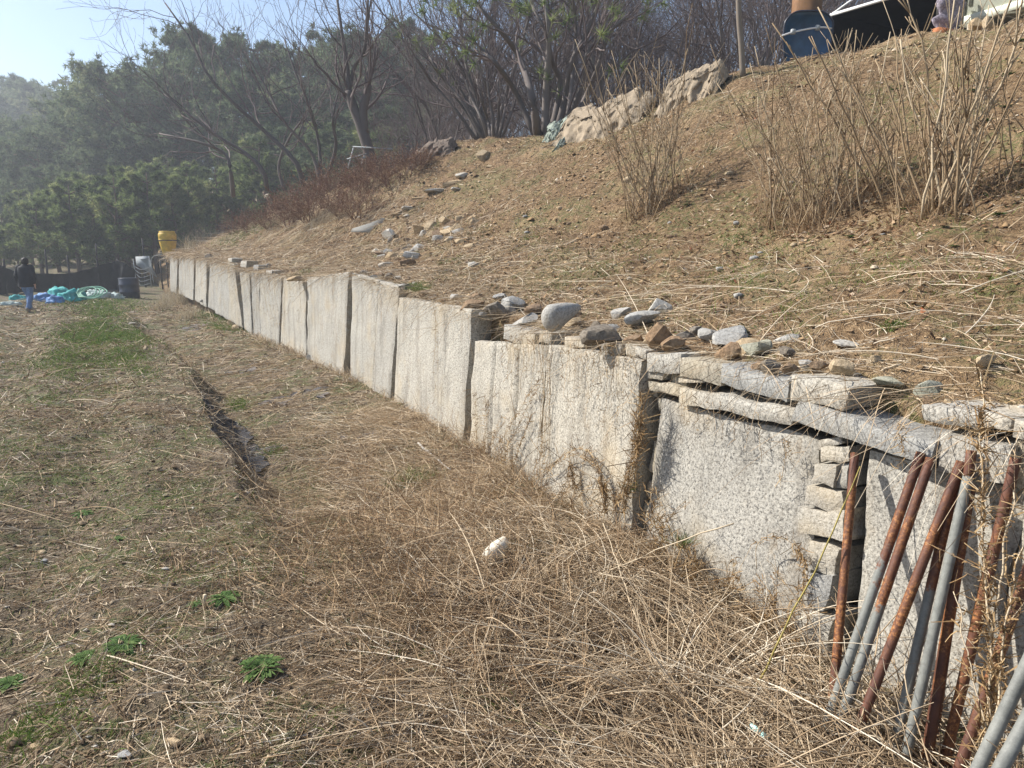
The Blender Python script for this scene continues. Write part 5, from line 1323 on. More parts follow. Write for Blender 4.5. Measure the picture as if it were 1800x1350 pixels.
def tarp(name, px, py, w, h, mat, label, seed, cat='tarp', dep=.5, fold=7):
    c = on_ground(px, py); k = c[1] / FPX; V, F = ICO[4]; V = V.copy(); V[:, 2] = np.maximum(V[:, 2], -.15)
    nz = fbm3(V[:, 0] * 2 + seed, V[:, 1] * 2, V[:, 2] * 2, 3); fo = np.sin(V[:, 0] * fold + 3 * nz + seed) * .10 + np.sin(V[:, 1] * fold * 1.3 + 4 * nz) * .08
    V = V * (1 + .35 * nz + fo)[:, None]; V = V * np.array([w * .5 * k, dep * w * .5 * k, h * k]); V[:, 2] += .05
    o = bpy.data.objects.new(name, make_mesh(name, V, [F], True)); o.data.materials.append(M[mat]); col.objects.link(o); o.location = tuple(float(x) for x in c)
    return tag(o, label, cat)
tarp('folded_tarp', 108, 524, 52, 16, 'teal_tarp', 'bright teal tarpaulin bundle, highest in the heap', 1)
tarp('folded_tarp', 80, 530, 44, 13, 'blue_tarp', 'blue tarpaulin beside the walking person', 2)
tarp('folded_tarp', 98, 533, 30, 11, 'blue_tarp', 'small blue tarpaulin lump below the teal bundle', 3)
tarp('folded_tarp', 122, 530, 34, 14, 'teal_tarp', 'crumpled turquoise net bag in the middle of the heap', 4)
tarp('folded_tarp', 142, 528, 28, 14, 'teal_tarp', 'turquoise net lump next to the coiled hose', 5)
tarp('folded_net', 175, 525, 50, 13, 'pale_net', 'pale grey-green netting heap with coiled hose over it', 6, 'net', fold=12)
tarp('folded_net', 200, 526, 36, 10, 'pale_net', 'pale grey netting heap touching the navy drum', 7, 'net', fold=12)
tarp('folded_tarp', 30, 528, 26, 8, 'teal_tarp', 'dull teal scrap left of the walking person', 8)
tarp('folded_net', 20, 538, 34, 6, 'pale_net', 'flat pale scrap at the person\'s feet side', 9, 'net')
c = on_ground(165, 527); k = c[1] / FPX; b = MB()
for i in range(4):
    t = np.linspace(0, 2 * math.pi, 30); b.tube(np.stack([c[0] + (16 + 2 * i) * k * np.cos(t) + .1 * i, c[1] - .45 + .25 * np.sin(t), c[2] + .12 + .22 * (1 + np.sin(t)) * .9 + .03 * np.sin(3 * t + i)], -1), .022, 6)
o = b.build('garden_hose', M['green_hose'], None, True, origin=c); tag(o, 'pale green hose coiled loosely on the netting', 'hose')
# black shade-net fence with posts
fe = empty('net_fence', on_ground(120, 512), 'sagging black shade-net fence on dark posts behind the tarpaulins', 'fence')
fpts = [(-30, 520, 462), (0, 518, 468), (30, 516, 478), (66, 514, 482), (95, 513, 482), (123, 512, 481), (150, 511, 475), (176, 510, 468), (202, 510, 460), (216, 512, 462), (238, 513, 474)]
top, bot = [], []
for px, yb, yt in fpts:
    g_ = on_ground(px, yb); bot.append(g_); top.append(at_depth(px, yt, g_[1]))
n = 90; T_, B_ = smooth_path(top, n), smooth_path(bot, n); m = 12; gr = []
for j in range(m):
    v = j / (m - 1); row = T_ * (1 - v) + B_ * v; w = .10 * fbm2(np.arange(n) * .25, np.full(n, v * 3), 77); row = row + np.stack([0 * w, w, .03 * fbm2(np.arange(n) * .3, np.full(n, v * 2), 78)], -1); gr.append(row)
gr = np.array(gr); i, j = np.meshgrid(np.arange(m - 1), np.arange(n - 1), indexing='ij')
qf = np.stack([i * n + j, i * n + j + 1, (i + 1) * n + j + 1, (i + 1) * n + j], -1).reshape(-1, 4)
MB().add(gr.reshape(-1, 3), qf).build('shade_net', M['black_net'], fe, True)
row = gr[0] + [0, -.03, .01]; MB().tube(row, .018, 5).build('top_rope', M['black_net'], fe, True)
for (px, yt, yb) in [(79, 438, 512), (168, 428, 510), (118, 448, 512), (250, 418, 505), (6, 455, 518), (206, 455, 508)]:
    g_ = on_ground(px + 6, yb); a_ = at_depth(px, yt, g_[1] + .1)
    MB().tube(smooth_path([g_ - [0, 0, .1], .5 * (g_ + a_) + [.02, 0, 0], a_], 6), [.05, .05, .048, .046, .045, .04], 7).build('post', M['post'], fe, True)
g_ = on_ground(258, 510); b = MB(); Y_ = g_[1]
pl_ = [at_depth(px, py, Y_) for px, py in [(238, 451), (260, 450), (268, 468), (276, 488), (262, 480), (242, 466)]]
V = np.array(pl_ + [p + [0, .03, 0] for p in pl_]); V[:, 1] += .15 * np.sin(np.arange(12) * 2.1)
nn = 6; b.add(V, [tuple(range(nn)), tuple(range(nn, 2 * nn))[::-1]], np.array([[a, a + nn, (a + 1) % nn + nn, (a + 1) % nn] for a in range(nn)]))
o = b.build('plastic_sheet', M['grey_sheet'], None, origin=g_); tag(o, 'stiff grey sheet propped beside the yellow barrel', 'sheet')
b = MB()
for k_ in range(5):
    b.tube(smooth_path([at_depth(236 + k_ * 2, 468 + k_ * 7, Y_ - .2), at_depth(248, 474 + k_ * 7, Y_ - .35), at_depth(264, 470 + k_ * 7, Y_ - .2)], 10), .018, 5)
b.tube(smooth_path([at_depth(285, 447, Y_ - .3), at_depth(268, 452, Y_ - .4), at_depth(266, 470, Y_ - .4), at_depth(270, 497, Y_ - .4)], 12), .02, 5)
b.tube(smooth_path([at_depth(234, 455, Y_ - .2), at_depth(240, 500, Y_ - .2)], 4), .02, 5); b.tube(smooth_path([at_depth(262, 450, Y_ - .2), at_depth(266, 505, Y_ - .2)], 4), .02, 5)
o = b.build('wire_rack', M['grey_sheet'], None, True, origin=g_); tag(o, 'bent pale wires and hoops in front of the grey sheet', 'rack')

# ------------------------------------------------------------------ hilltop things
M['blue_tray'] = mat_plain('blue_tray', (.030, .095, .19), .38, .25, 5, spec=.5)
M['container'] = mat_plain('container_paint', (.56, .58, .48), .55, .08, 3, spec=.3)
M['black_cloth'] = mat_plain('black_cloth', (.010, .010, .011), .95, .3, 8)
M['brown_board'] = mat_plain('brown_board', (.17, .090, .042), .8, .2, 6)
M['brick'] = mat_plain('brick', (.42, .16, .07), .85, .2, 14)
M['mauve_cloth'] = mat_plain('mauve_cloth', (.26, .23, .27), .9, .5, 30, bump=.4)
c = curtain(1419, 88, 8.6)[2]; k = c[1] / FPX; c[2] = float(hz(c[0], c[1]))
topz = at_depth(1419, 19, c[1])[2]; Ht = topz - c[2]
tray = empty('wheelbarrow_tray', c, 'blue wheelbarrow tray stood on end at the hilltop with a clamped metal bar', 'wheelbarrow')
nu, nv = 25, 21; u, v = np.meshgrid(np.linspace(-1, 1, nu), np.linspace(0, 1, nv), indexing='ij')
wd = 41 * k * (1 - .08 * v ** 2) * np.interp(v, [0, .06, .3, .6, .8, 1.0], [.86, .96, 1.0, .90, .60, .72])
x = u * wd; zz = c[2] + Ht - v * (Ht + .15) - .10 * Ht * (np.abs(u) ** 4) * (1 - v) * 1.2
y = c[1] + .30 * (1 - np.abs(u) ** 3) * (1 - np.abs(2 * v - 1) ** 4) + .05 * v
for t_, nm in ((0, 'tray'),):
    Vf = np.stack([c[0] + x, y, zz], -1).reshape(-1, 3); Vb = Vf + [0, .025, 0]; N_ = nu * nv
    i, j = np.meshgrid(np.arange(nu - 1), np.arange(nv - 1), indexing='ij'); qq = np.stack([i * nv + j, (i + 1) * nv + j, (i + 1) * nv + j + 1, i * nv + j + 1], -1).reshape(-1, 4)
    gi = np.arange(N_).reshape(nu, nv); r0 = np.concatenate([gi[:, 0], gi[-1, 1:], gi[-2::-1, -1], gi[0, -2:0:-1]])
    MB().add(np.vstack([Vf, Vb]), qq[:, ::-1], qq + N_, np.stack([r0, np.roll(r0, -1), np.roll(r0, -1) + N_, r0 + N_], -1)).build(nm, M['blue_tray'], tray, True)
rimp = Vf.reshape(nu, nv, 3); MB().tube(np.concatenate([rimp[0, ::-1][-14:], rimp[1:, 0], rimp[-1, 1:14]]), .018, 6).build('rim', M['drum_blue'], tray, True)
br = [at_depth(1372, 64, c[1] - .05), at_depth(1396, 56, c[1] - .06), at_depth(1440, 48, c[1] - .06), at_depth(1462, 50, c[1] - .05)]
MB().tube(smooth_path(br, 10), .016, 8).build('bar', M['white_metal'], tray, True)
for px, py in ((1394, 56), (1437, 49)):
    p_ = at_depth(px, py, c[1] - .06); MB().box(p_, (.07, .06, .09), .2).build('clamp', M['grey_sheet'], tray)
c2 = curtain(1415, 60, 10.0)[2]; c2[2] = float(hz(c2[0], c2[1])) - .05; tz = at_depth(1415, -14, c2[1])[2]
o = empty('board_box', c2, 'brown board box standing behind the blue tray', 'box'); bpy.context.view_layer.update()
MB().box((c2[0], c2[1], (c2[2] + tz) / 2), (40 * c2[1] / FPX, .3, tz - c2[2]), .1).build('body', M['brown_board'], o)
# container: long side along the slope
a_s, a_z, a_p = curtain(1686, 44, 9.3)
T2, N2 = wdir(a_s); T2 = np.array([*T2, 0]); N2 = np.array([*N2, 0])
rz = math.atan2(T2[1], T2[0]); L, Dp, Hc = 5.6, 2.3, 2.4
base = np.array([a_p[0], a_p[1], a_z])
cont = empty('site_container', base, 'pale green-cream metal cabin standing on the hilltop at the right', 'cabin'); bpy.context.view_layer.update()
cc = base - T2 * L / 2 + N2 * Dp / 2
MB().box(cc + [0, 0, .10 + Hc / 2], (L, Dp, Hc), rz).build('body', M['container'], cont)
MB().box(cc + [0, 0, .045] - N2 * .012, (L + .02, Dp + .03, .12), rz).build('base_rail', M['container'], cont)
MB().box(cc + [0, 0, Hc + .14], (L + .06, Dp + .06, .10), rz).build('roof', M['container'], cont)
for k_ in range(15): MB().box(base - T2 * (.15 + k_ * .38) - N2 * .012 + [0, 0, .10 + Hc / 2 + .06], (.05, .03, Hc - .18), rz).build('rib', M['container'], cont)
MB().box(base - T2 * .03 - N2 * .02 + [0, 0, Hc / 2], (.08, .05, Hc), rz).build('corner_post', M['white_metal'], cont)
for k_ in range(4):
    p_ = base - T2 * (.3 + k_ * 1.5) + N2 * .1; zg = float(hill_z(p_[0], p_[1])); h_ = max(.1, base[2] - zg); MB().box((p_[0], p_[1], zg + h_ / 2 - .03), (.3, .25, h_), rz).build('support_block', M['cut_stone'], cont)
# low black shelter left of the cabin
P_ = lambda px, py, d: curtain(px, py, d)[2]
sa_, sb_ = P_(1462, 96, 9.2), P_(1650, 62, 9.2); sa_[2] = hz(sa_[0], sa_[1]) - .1; sb_[2] = hz(sb_[0], sb_[1]) - .1
ta, tb = P_(1462, 27, 9.2), P_(1650, -28, 9.2)
bk = np.array([N2[0], N2[1], 0]) * 1.9
sh = empty('shade_shelter', sa_, 'low black shade-cloth shelter with white tube edge beside the cabin', 'shelter'); bpy.context.view_layer.update()
V = np.array([sa_, sb_, sb_ + bk, sa_ + bk, ta, tb, tb + bk, ta + bk])
def thick(V, quads, t=.012):
    V = np.asarray(V); out = MB()
    for f in quads:
        p = V[list(f)]; nrm = unit(np.cross(p[1] - p[0], p[2] - p[0])); ns = 9
        uu, vv = np.meshgrid(np.linspace(0, 1, ns), np.linspace(0, 1, ns), indexing='ij'); uu, vv = uu[..., None], vv[..., None]
        g_ = p[0] * (1 - uu) * (1 - vv) + p[1] * uu * (1 - vv) + p[2] * uu * vv + p[3] * (1 - uu) * vv
        g_ = g_ + nrm * (.05 * np.sin(math.pi * uu) * np.sin(math.pi * vv) * np.sin(uu * 7 + vv * 5))
        A_ = g_.reshape(-1, 3); i, j = np.meshgrid(np.arange(ns - 1), np.arange(ns - 1), indexing='ij'); q_ = np.stack([i * ns + j, (i + 1) * ns + j, (i + 1) * ns + j + 1, i * ns + j + 1], -1).reshape(-1, 4)
        out.add(np.vstack([A_, A_ + nrm * t]), q_, q_[:, ::-1] + ns * ns)
    return out
thick(V, [(2, 3, 7, 6)]).build('back_cloth', M['black_cloth'], sh, True); thick(V, [(3, 0, 4, 7)]).build('side_cloth', M['black_cloth'], sh, True)
thick(V, [(1, 2, 6, 5)]).build('side_cloth', M['black_cloth'], sh, True); thick(V, [(4, 5, 6, 7)]).build('roof_cloth', M['black_cloth'], sh, True)
MB().tube([ta - N2 * .03, tb - N2 * .03], .030, 8).build('roof_tube', M['white_metal'], sh, True)
MB().tube([ta - N2 * .03, .5 * (ta + tb) + bk * .3 + [0, 0, .75]], .020, 8).build('brace_tube', M['white_metal'], sh, True)
for p_, t_ in ((sa_, ta), (sb_, tb)): MB().tube([p_, t_], .022, 8).build('post', M['post'], sh, True)
c = P_(1655, 74, 8.7); c[2] = hz(c[0], c[1]); o = MB().box(c + [0, 0, .07], (.30, .12, .20), .3).build('clay_brick', M['brick'], None, origin=c); tag(o, 'orange clay brick lying before the hanging mauve cloth', 'brick')
c = P_(1664, 62, 8.9); c[2] = float(hz(c[0], c[1])); tz = P_(1664, -10, 8.9)[2]
b = MB(); b.loft([ring((c[0] + .04 * math.sin(i * 1.3), c[1], c[2] + (tz - c[2]) * i / 9), .20 + .05 * math.sin(i * 2.1), .10 + .03 * math.cos(i * 1.7), 18, .1) for i in range(10)])
b.V = [v + .05 * fbm3(v[:, 0] * 6, v[:, 1] * 6, v[:, 2] * 3)[:, None] for v in b.V]
o = b.build('rolled_cloth', M['mauve_cloth'], None, True, origin=c); tag(o, 'grey-mauve patterned cloth roll standing between shelter and cabin', 'cloth')
for i, (px, py) in enumerate([(1717, 44), (1738, 42)]): stone(px, py, 24, 22, 'rock_buff', 500 + i, ['tan stone lump under the front edge of the cabin', 'second tan stone lump under the cabin, farther along'][i], P=P_(px, py + 8, 8.9))

# draped old covers on the crest
M['old_cover'] = mat_plain('old_cover', (.265, .212, .150), .95, .35, 7, bump=.6)
M['brown_cover'] = mat_plain('brown_cover', (.16, .125, .10), .95, .4, 5, bump=.6)
M['green_cover'] = mat_plain('green_cover', (.24, .27, .225), .95, .3, 6, bump=.6)
def drape(px0, py0, px1, py1, w, h, mat, label, seed, d=None, name='draped_cover'):
    A = on_hill(px0, py0); B = on_hill(px1, py1); n, m = 90, 56
    t = np.linspace(0, 1, n); ax = unit((B - A) * [1, 1, 0]); nr = np.array([ax[1], -ax[0], 0]); k = .5 * (A[1] + B[1]) / FPX
    W, Hh = w * k, h * k; u, v = np.meshgrid(t, np.linspace(-1, 1, m), indexing='ij')
    pr = np.maximum(0, 1 - np.abs(v) ** 2.4) * np.minimum(1, np.minimum(u, 1 - u) * 7 + .12) ** .6
    f1 = fbm2(u * 4 + seed, v * 1.5, 7); f2 = fbm2(u * 13 + seed, v * 5, 8)
    X = A[0] + (B[0] - A[0]) * u + nr[0] * v * W * (1 + .25 * f1); Y = A[1] + (B[1] - A[1]) * u + nr[1] * v * W * (1 + .25 * f1)
    X = X + .06 * f2; Y = Y + .06 * f2
    step_ = np.floor((v + .25 * f1) * 4) / 4 - v
    lay_ = pr * (1 + .10 * f1 + .05 * f2) * Hh; hq = .085; lay_ = .45 * lay_ + .55 * hq * (np.floor(lay_ / hq + .5 * f1) + sstep(.55, 1, (lay_ / hq + .5 * f1) % 1) - .5 * f1)
    Z = hz(X, Y) - .03 + np.maximum(lay_, 0) + .02 * f2 * pr
    i, j = np.meshgrid(np.arange(n - 1), np.arange(m - 1), indexing='ij'); q_ = np.stack([i * m + j, (i + 1) * m + j, (i + 1) * m + j + 1, i * m + j + 1], -1).reshape(-1, 4)
    o = MB().add(np.stack([X, Y, Z], -1).reshape(-1, 3), q_).build(name, M[mat], None, True, origin=A); return tag(o, label, 'cover')
drape(985, 246, 1140, 198, 28, 46, 'old_cover', 'long grey-tan weathered sheet draped over a mound on the crest', 3)
drape(962, 244, 1010, 238, 12, 30, 'green_cover', 'greenish grey flap of cover at the lower end of the mound', 5)
drape(980, 262, 1003, 244, 10, 12, 'green_cover', 'pale green tongue of sheet hanging down the slope', 6)
drape(1165, 190, 1275, 148, 28, 40, 'old_cover', 'second tan wrinkled sheet mound higher on the crest', 9)
drape(720, 296, 800, 264, 14, 22, 'brown_cover', 'dark brown wrinkled cover over a low heap left on the crest', 12)
# grey board and white frame debris
c = on_hill(648, 410); k = c[1] / FPX; b = MB(); V = np.array([(-31, 0, 2), (30, 0, 0), (26, 0, 26), (2, 0, 17), (-28, 0, 8)]) * k + c
V = np.vstack([V, V + [.02, .07, 0]]); b.add(V, [(0, 1, 2, 3, 4), (9, 8, 7, 6, 5)], np.array([[i, i + 5, (i + 1) % 5 + 5, (i + 1) % 5] for i in range(5)]))
o = b.build('grey_board', M['grey_stone'], None, origin=c); tag(o, 'thin grey slate board standing left of the rubble heap', 'board')
c = on_hill(640, 335); k = c[1] / FPX; fr = empty('wooden_frame', c, 'broken white wooden frame lying behind the dark trunk on the crest', 'frame')
for a_, b_ in [((612, 296), (622, 258)), ((622, 258), (640, 263)), ((610, 280), (645, 270)), ((620, 258), (690, 262)), ((628, 280), (645, 276)), ((634, 298), (640, 272))]:
    MB().tube([at_depth(*a_, c[1] + .9), at_depth(*b_, c[1] + 1.0 + rng.uniform(-.1, .2))], .022, 4).build('batten', M['pale_bark'] if 'pale_bark' in M else M['grey_sheet'], fr)
# ------------------------------------------------------------------ trees
M['bark'] = mat_attr('bark', [(0, (.065, .055, .052)), (.5, (.145, .122, .110)), (1, (.27, .24, .21))])
M['twig'] = mat_attr('twig', [(0, (.075, .056, .056)), (.5, (.140, .108, .102)), (1, (.23, .19, .17))])
M['pale_bark'] = mat_attr('pale_bark', [(0, (.15, .125, .10)), (.5, (.26, .22, .175)), (1, (.38, .33, .27))])
M['pine_bark'] = mat_attr('pine_bark', [(0, (.07, .05, .042)), (.5, (.14, .095, .07)), (1, (.24, .15, .10))])
M['needle'] = mat_attr('pine_needles', [(0, (.055, .078, .046)), (.45, (.108, .146, .080)), (.8, (.160, .200, .104)), (1, (.22, .24, .13))], .5)
M['needle_young'] = mat_attr('young_needles', [(0, (.060, .085, .032)), (.45, (.130, .172, .062)), (.8, (.20, .24, .090)), (1, (.28, .30, .13))], .5)
def grow(b, tips, p, d, L, r, lvl, rg, nkid=(5, 5, 4, 3), up=.12, wig=.22, shrink=.58, sides=(7, 5, 4, 3, 3), minr=.0035, start=.25):
    n = 6 if lvl < 2 else 4; pts = [np.array(p, float)]; d = unit(d)
    for i in range(n - 1):
        d = unit(d + rg.normal(0, wig, 3) * (.6 if lvl == 0 else 1) + np.array([0, 0, up])); pts.append(pts[-1] + d * L / (n - 1))
    pts = np.array(pts); r1 = max(minr, r * .55)
    b.tube(pts, np.linspace(r, r1, n), sides[min(lvl, 4)], rnd=np.clip(rg.normal(.45, .2), 0, 1), cap=False)
    if lvl >= len(nkid): tips.append((pts[-1], d)); return
    for k in range(nkid[lvl]):
        f = rg.uniform(start, 1.0) if k else 1.0; q = f * (n - 1); i = min(int(q), n - 2); pos = pts[i] + (pts[i + 1] - pts[i]) * (q - i)
        t = unit(pts[i + 1] - pts[i]); a = unit(np.cross(t, rg.normal(size=3))); ang = rg.uniform(.35, .95) if k else rg.uniform(.05, .3)
        grow(b, tips, pos, t * math.cos(ang) + a * math.sin(ang), L * shrink * rg.uniform(.7, 1.25), max(minr, r * (1 - .45 * f) * (.55 if k else .8)), lvl + 1, rg, nkid, up, wig, shrink, sides, minr, start)
def stems_tree(name, label, cat, stems, seed, nkid=(4, 4, 3), br=.45, mat='bark', up=.12, L0=1.6, group=None, nb=5, origin=None, minr=.005, wig=.2):
    """stems: list of (world polyline, r0, r1): main stems get branches all along."""
    rg = np.random.default_rng(seed); o = empty(name, origin if origin is not None else stems[0][0][0], label, cat, group); bt, bb, tips = MB(), MB(), []
    for w, r0, r1 in stems:
        w = smooth_path(w, 14); MB().tube(w, np.linspace(r0, r1, 14), 8, rnd=rg.uniform(.2, .6)).build('trunk', M[mat], o, True)
        for k in range(nb):
            f = rg.uniform(.3, .98) if k else 1.0; q = f * 13; i = min(int(q), 12); pos = w[i] + (w[i + 1] - w[i]) * (q - i); t = unit(w[i + 1] - w[i]); a = unit(np.cross(t, rg.normal(size=3))); ang = rg.uniform(.3, .8) if k else .1
            grow(bb, tips, pos, t * math.cos(ang) + a * math.sin(ang), L0 * rg.uniform(.6, 1.2) * (1.15 - .5 * f), max(minr, (r0 + (r1 - r0) * f) * br), 1, rg, nkid, up, wig, .58, (7, 5, 4, 3, 3), minr)
    tag(bb.build('branches', M['twig' if mat == 'bark' else mat], o), kind='stuff')
    return o, tips
def needles(b, tips, L, n, w, rg, spread=.8, back=.0, base=None):
    P = np.repeat(np.array([t[0] for t in tips]), n, 0); T = np.repeat(np.array([t[1] for t in tips]), n, 0); N = len(P)
    P = P - T * rg.uniform(0, max(back, .02), N)[:, None]
    D = unit(T * .6 + rg.normal(0, spread, (N, 3)) + [0, 0, .15]); Ln = L * rg.uniform(.6, 1.15, N)
    S_ = unit(np.cross(D, rg.normal(size=(N, 3)))) * (w * rg.uniform(.7, 1.3, N))[:, None]
    V = np.stack([P - S_, P + S_, P + D * Ln[:, None]], 1).reshape(-1, 3)
    col_ = np.clip(np.repeat((rg.normal(.5, .2, len(tips)) if base is None else np.array(base) + rg.normal(0, .10, len(tips))), n) + rg.normal(0, .12, N), 0, 1)
    b.add(V, np.arange(N * 3).reshape(-1, 3), rnd=np.repeat(col_, 3))
def pine(name, H, seed, young, label, nt=14):
    rg = np.random.default_rng(seed); o = empty(name, (0, 0, 0), label, 'pine tree'); bt, bn, tips, bcol = MB(), MB(), [], []
    n = 10; w = np.zeros((n, 3)); w[:, 2] = np.linspace(0, H * .96, n); w[1:, :2] = np.cumsum(rg.normal(0, .035 * H / 5, (n - 1, 2)), 0)
    bt.tube(w, np.linspace(.016 * H + .03, .015, n), 8, rnd=.5)
    lo = .18 if young else .40; nw = 9 if young else 10
    for i in range(nw):
        f = lo + (1 - lo) * (i + rg.uniform(-.3, .3)) / nw; f = min(f, .97); q = f * (n - 1); k = min(int(q), n - 2); pos = w[k] + (w[k + 1] - w[k]) * (q - k)
        rad = H * (.30 * (1 - f) ** .7 + .05) if young else H * (.27 * math.sin(math.pi * min(1, (f - lo) / (1 - lo) * .75 + .22)) + .04)
        for j in range(rg.integers(4, 6) if young else rg.integers(3, 6)):
            a = rg.uniform(0, 6.283); e = rg.uniform(.1, .5) if young else rg.uniform(-.05, .4); L = rad * rg.uniform(.65, 1.25)
            D = np.array([math.cos(a) * math.cos(e), math.sin(a) * math.cos(e), math.sin(e)]); t = np.linspace(0, 1, 6)[:, None]
            bc = rg.normal(.5, .22); br = pos + D * L * t + np.array([0, 0, .25 if young else .12]) * L * t * t + rg.normal(0, .03 * L, (6, 3)) * t
            bt.tube(br, np.linspace(.010 * H * .5 + .008, .008, 6), 4, rnd=rg.uniform(.3, .8), cap=False)
            for m_ in range(7 if young else 9):
                g_ = rg.uniform(.35, 1.0); q2 = g_ * 5; kk = min(int(q2), 4); p2 = br[kk] + (br[kk + 1] - br[kk]) * (q2 - kk); d2 = unit(D + rg.normal(0, .6, 3) + [0, 0, .35]); l2 = L * rg.uniform(.15, .38)
                p3 = p2 + d2 * l2; bt.tube([p2, p3], [.010, .006], 3, rnd=.5, cap=False)
                for s_ in range(4 if young else 5):
                    bcol.append(bc); tips.append((p2 + d2 * l2 * rg.uniform(.3, 1.0) + rg.normal(0, .05 * L, 3), unit(d2 + rg.normal(0, .5, 3) + [0, 0, .3])))
    needles(bn, tips, .26 if young else .38, nt, .020 if young else .034, rg, .85, .1, bcol)
    bt.build('trunk', M['pine_bark'], o, True); bn.build('crown', M['needle_young' if young else 'needle'], o)
    return o
LBL = dict(young='light green young pine in the low belt beyond the net fence', mid='blue-green pine in the hazy wood behind the young pines', far='distant blue hazy pine on the far left skyline', tall='tall open-crowned pine on the skyline behind the bare trees', right='dark pine glimpsed through bare branches beyond the crest')
yp = [pine('young_pine', 5.0, 31, True, LBL['young'], 10), pine('young_pine', 5.0, 32, True, LBL['young'], 10)]
mp = [pine('pine_tree', 12.0, 41, False, LBL['mid'], 11), pine('pine_tree', 12.0, 42, False, LBL['mid'], 11), pine('pine_tree', 12.0, 43, False, LBL['mid'], 11)]
used = {}
rt = np.random.default_rng(77)
def ground_at(X, Y):
    s, d = to_sd(np.array([X]), np.array([Y])); return float(hill_z(np.array([X]), np.array([Y]), (s, d), False)[0] if d[0] > .3 else field_z(np.array([X]), np.array([Y]), (s, d), False)[0])
def plant(proto, px, Y, ytop, label, group, H0, sxy=1.0):
    """Tree whose tip reaches photo row ytop when it stands at forward distance Y in photo column px."""
    X = (px - 900) / FPX * Y; zt = at_depth(px, ytop, Y)[2]; z0 = ground_at(X, Y) - .1; sc = max(.25, (zt - z0) / H0)
    if proto.name not in used: used[proto.name] = 1; o = proto; o.location = (X, Y, z0); o.rotation_euler = (0, 0, rt.uniform(0, 6.28)); o.scale = (sc * sxy, sc * sxy, sc)
    else: o = copy_tree(proto, (X, Y, z0), rt.uniform(0, 6.28), (sc * sxy, sc * sxy, sc), (rt.normal(0, .03), rt.normal(0, .03)))
    tag(o, label, 'pine tree', group); return o
for i, (px, Y, yt) in enumerate([(15, 41, 400), (45, 42, 390), (85, 41, 350), (115, 43, 330), (150, 41, 318), (185, 43, 312), (215, 41, 305), (250, 42, 300), (285, 41, 296), (320, 42, 300), (20, 46, 372), (70, 47, 348), (130, 47, 310), (175, 48, 300), (235, 47, 288), (275, 47, 280), (345, 44, 290), (365, 47, 280), (395, 46, 292), (-20, 44, 380), (310, 50, 270), (420, 48, 295), (160, 52, 300), (60, 52, 330), (100, 56, 320)]):
    plant(yp[i % 2], px, Y, yt, LBL['young'], 'young pines beyond the fence', 5.0, 1.15)
for i, (px, Y, yt) in enumerate([(10, 62, 255), (50, 64, 235), (95, 61, 225), (140, 65, 215), (180, 62, 205), (215, 66, 170), (30, 72, 215), (75, 74, 205), (120, 72, 200), (160, 73, 175), (200, 74, 150), (245, 70, 125), (-25, 66, 240), (270, 62, 135), (300, 68, 115), (330, 60, 130), (55, 58, 300), (110, 56, 290), (170, 57, 270), (230, 57, 225), (285, 56, 215), (340, 55, 200), (385, 57, 185), (430, 58, 180), (0, 58, 300)]):
    plant(mp[i % 3], px, Y, yt, LBL['mid'], 'pines of the hazy wood', 12.0, 1.05)
for i, (px, Y, yt) in enumerate([(15, 112, 165), (45, 116, 150), (75, 112, 140), (105, 115, 130), (130, 112, 142), (155, 120, 160), (-15, 116, 170), (60, 125, 150), (95, 124, 138), (190, 122, 165), (25, 105, 185)]):
    plant(mp[i % 3], px, Y, yt, LBL['far'], 'distant pines on the left skyline', 12.0, 1.1)
for i, (px, Y, yt) in enumerate([(225, 62, 112), (255, 58, 100), (360, 58, 60), (395, 56, 45), (425, 60, 50), (455, 57, 62), (500, 58, 95), (535, 60, 85), (575, 57, 72), (615, 60, 62), (660, 56, 60), (690, 54, 42), (730, 55, 35), (470, 52, 110), (310, 64, 95), (640, 66, 70)]):
    plant(mp[i % 3], px, Y, yt, LBL['tall'], 'tall pines on the skyline', 12.0, .95)
for i, (px, Y, yt) in enumerate([(470, 46, 240), (520, 48, 220), (570, 47, 205), (620, 50, 190), (670, 48, 185), (720, 50, 180), (440, 50, 225), (550, 55, 160), (600, 56, 150), (700, 58, 140), (765, 52, 165), (810, 54, 120), (500, 60, 150), (745, 62, 100), (655, 45, 215), (590, 44, 230)]):
    plant(mp[i % 3] if i % 2 else yp[i % 2], px, Y, yt, LBL['right'], 'dark pines beyond the crest', 12.0 if i % 2 else 5.0, 1.2)
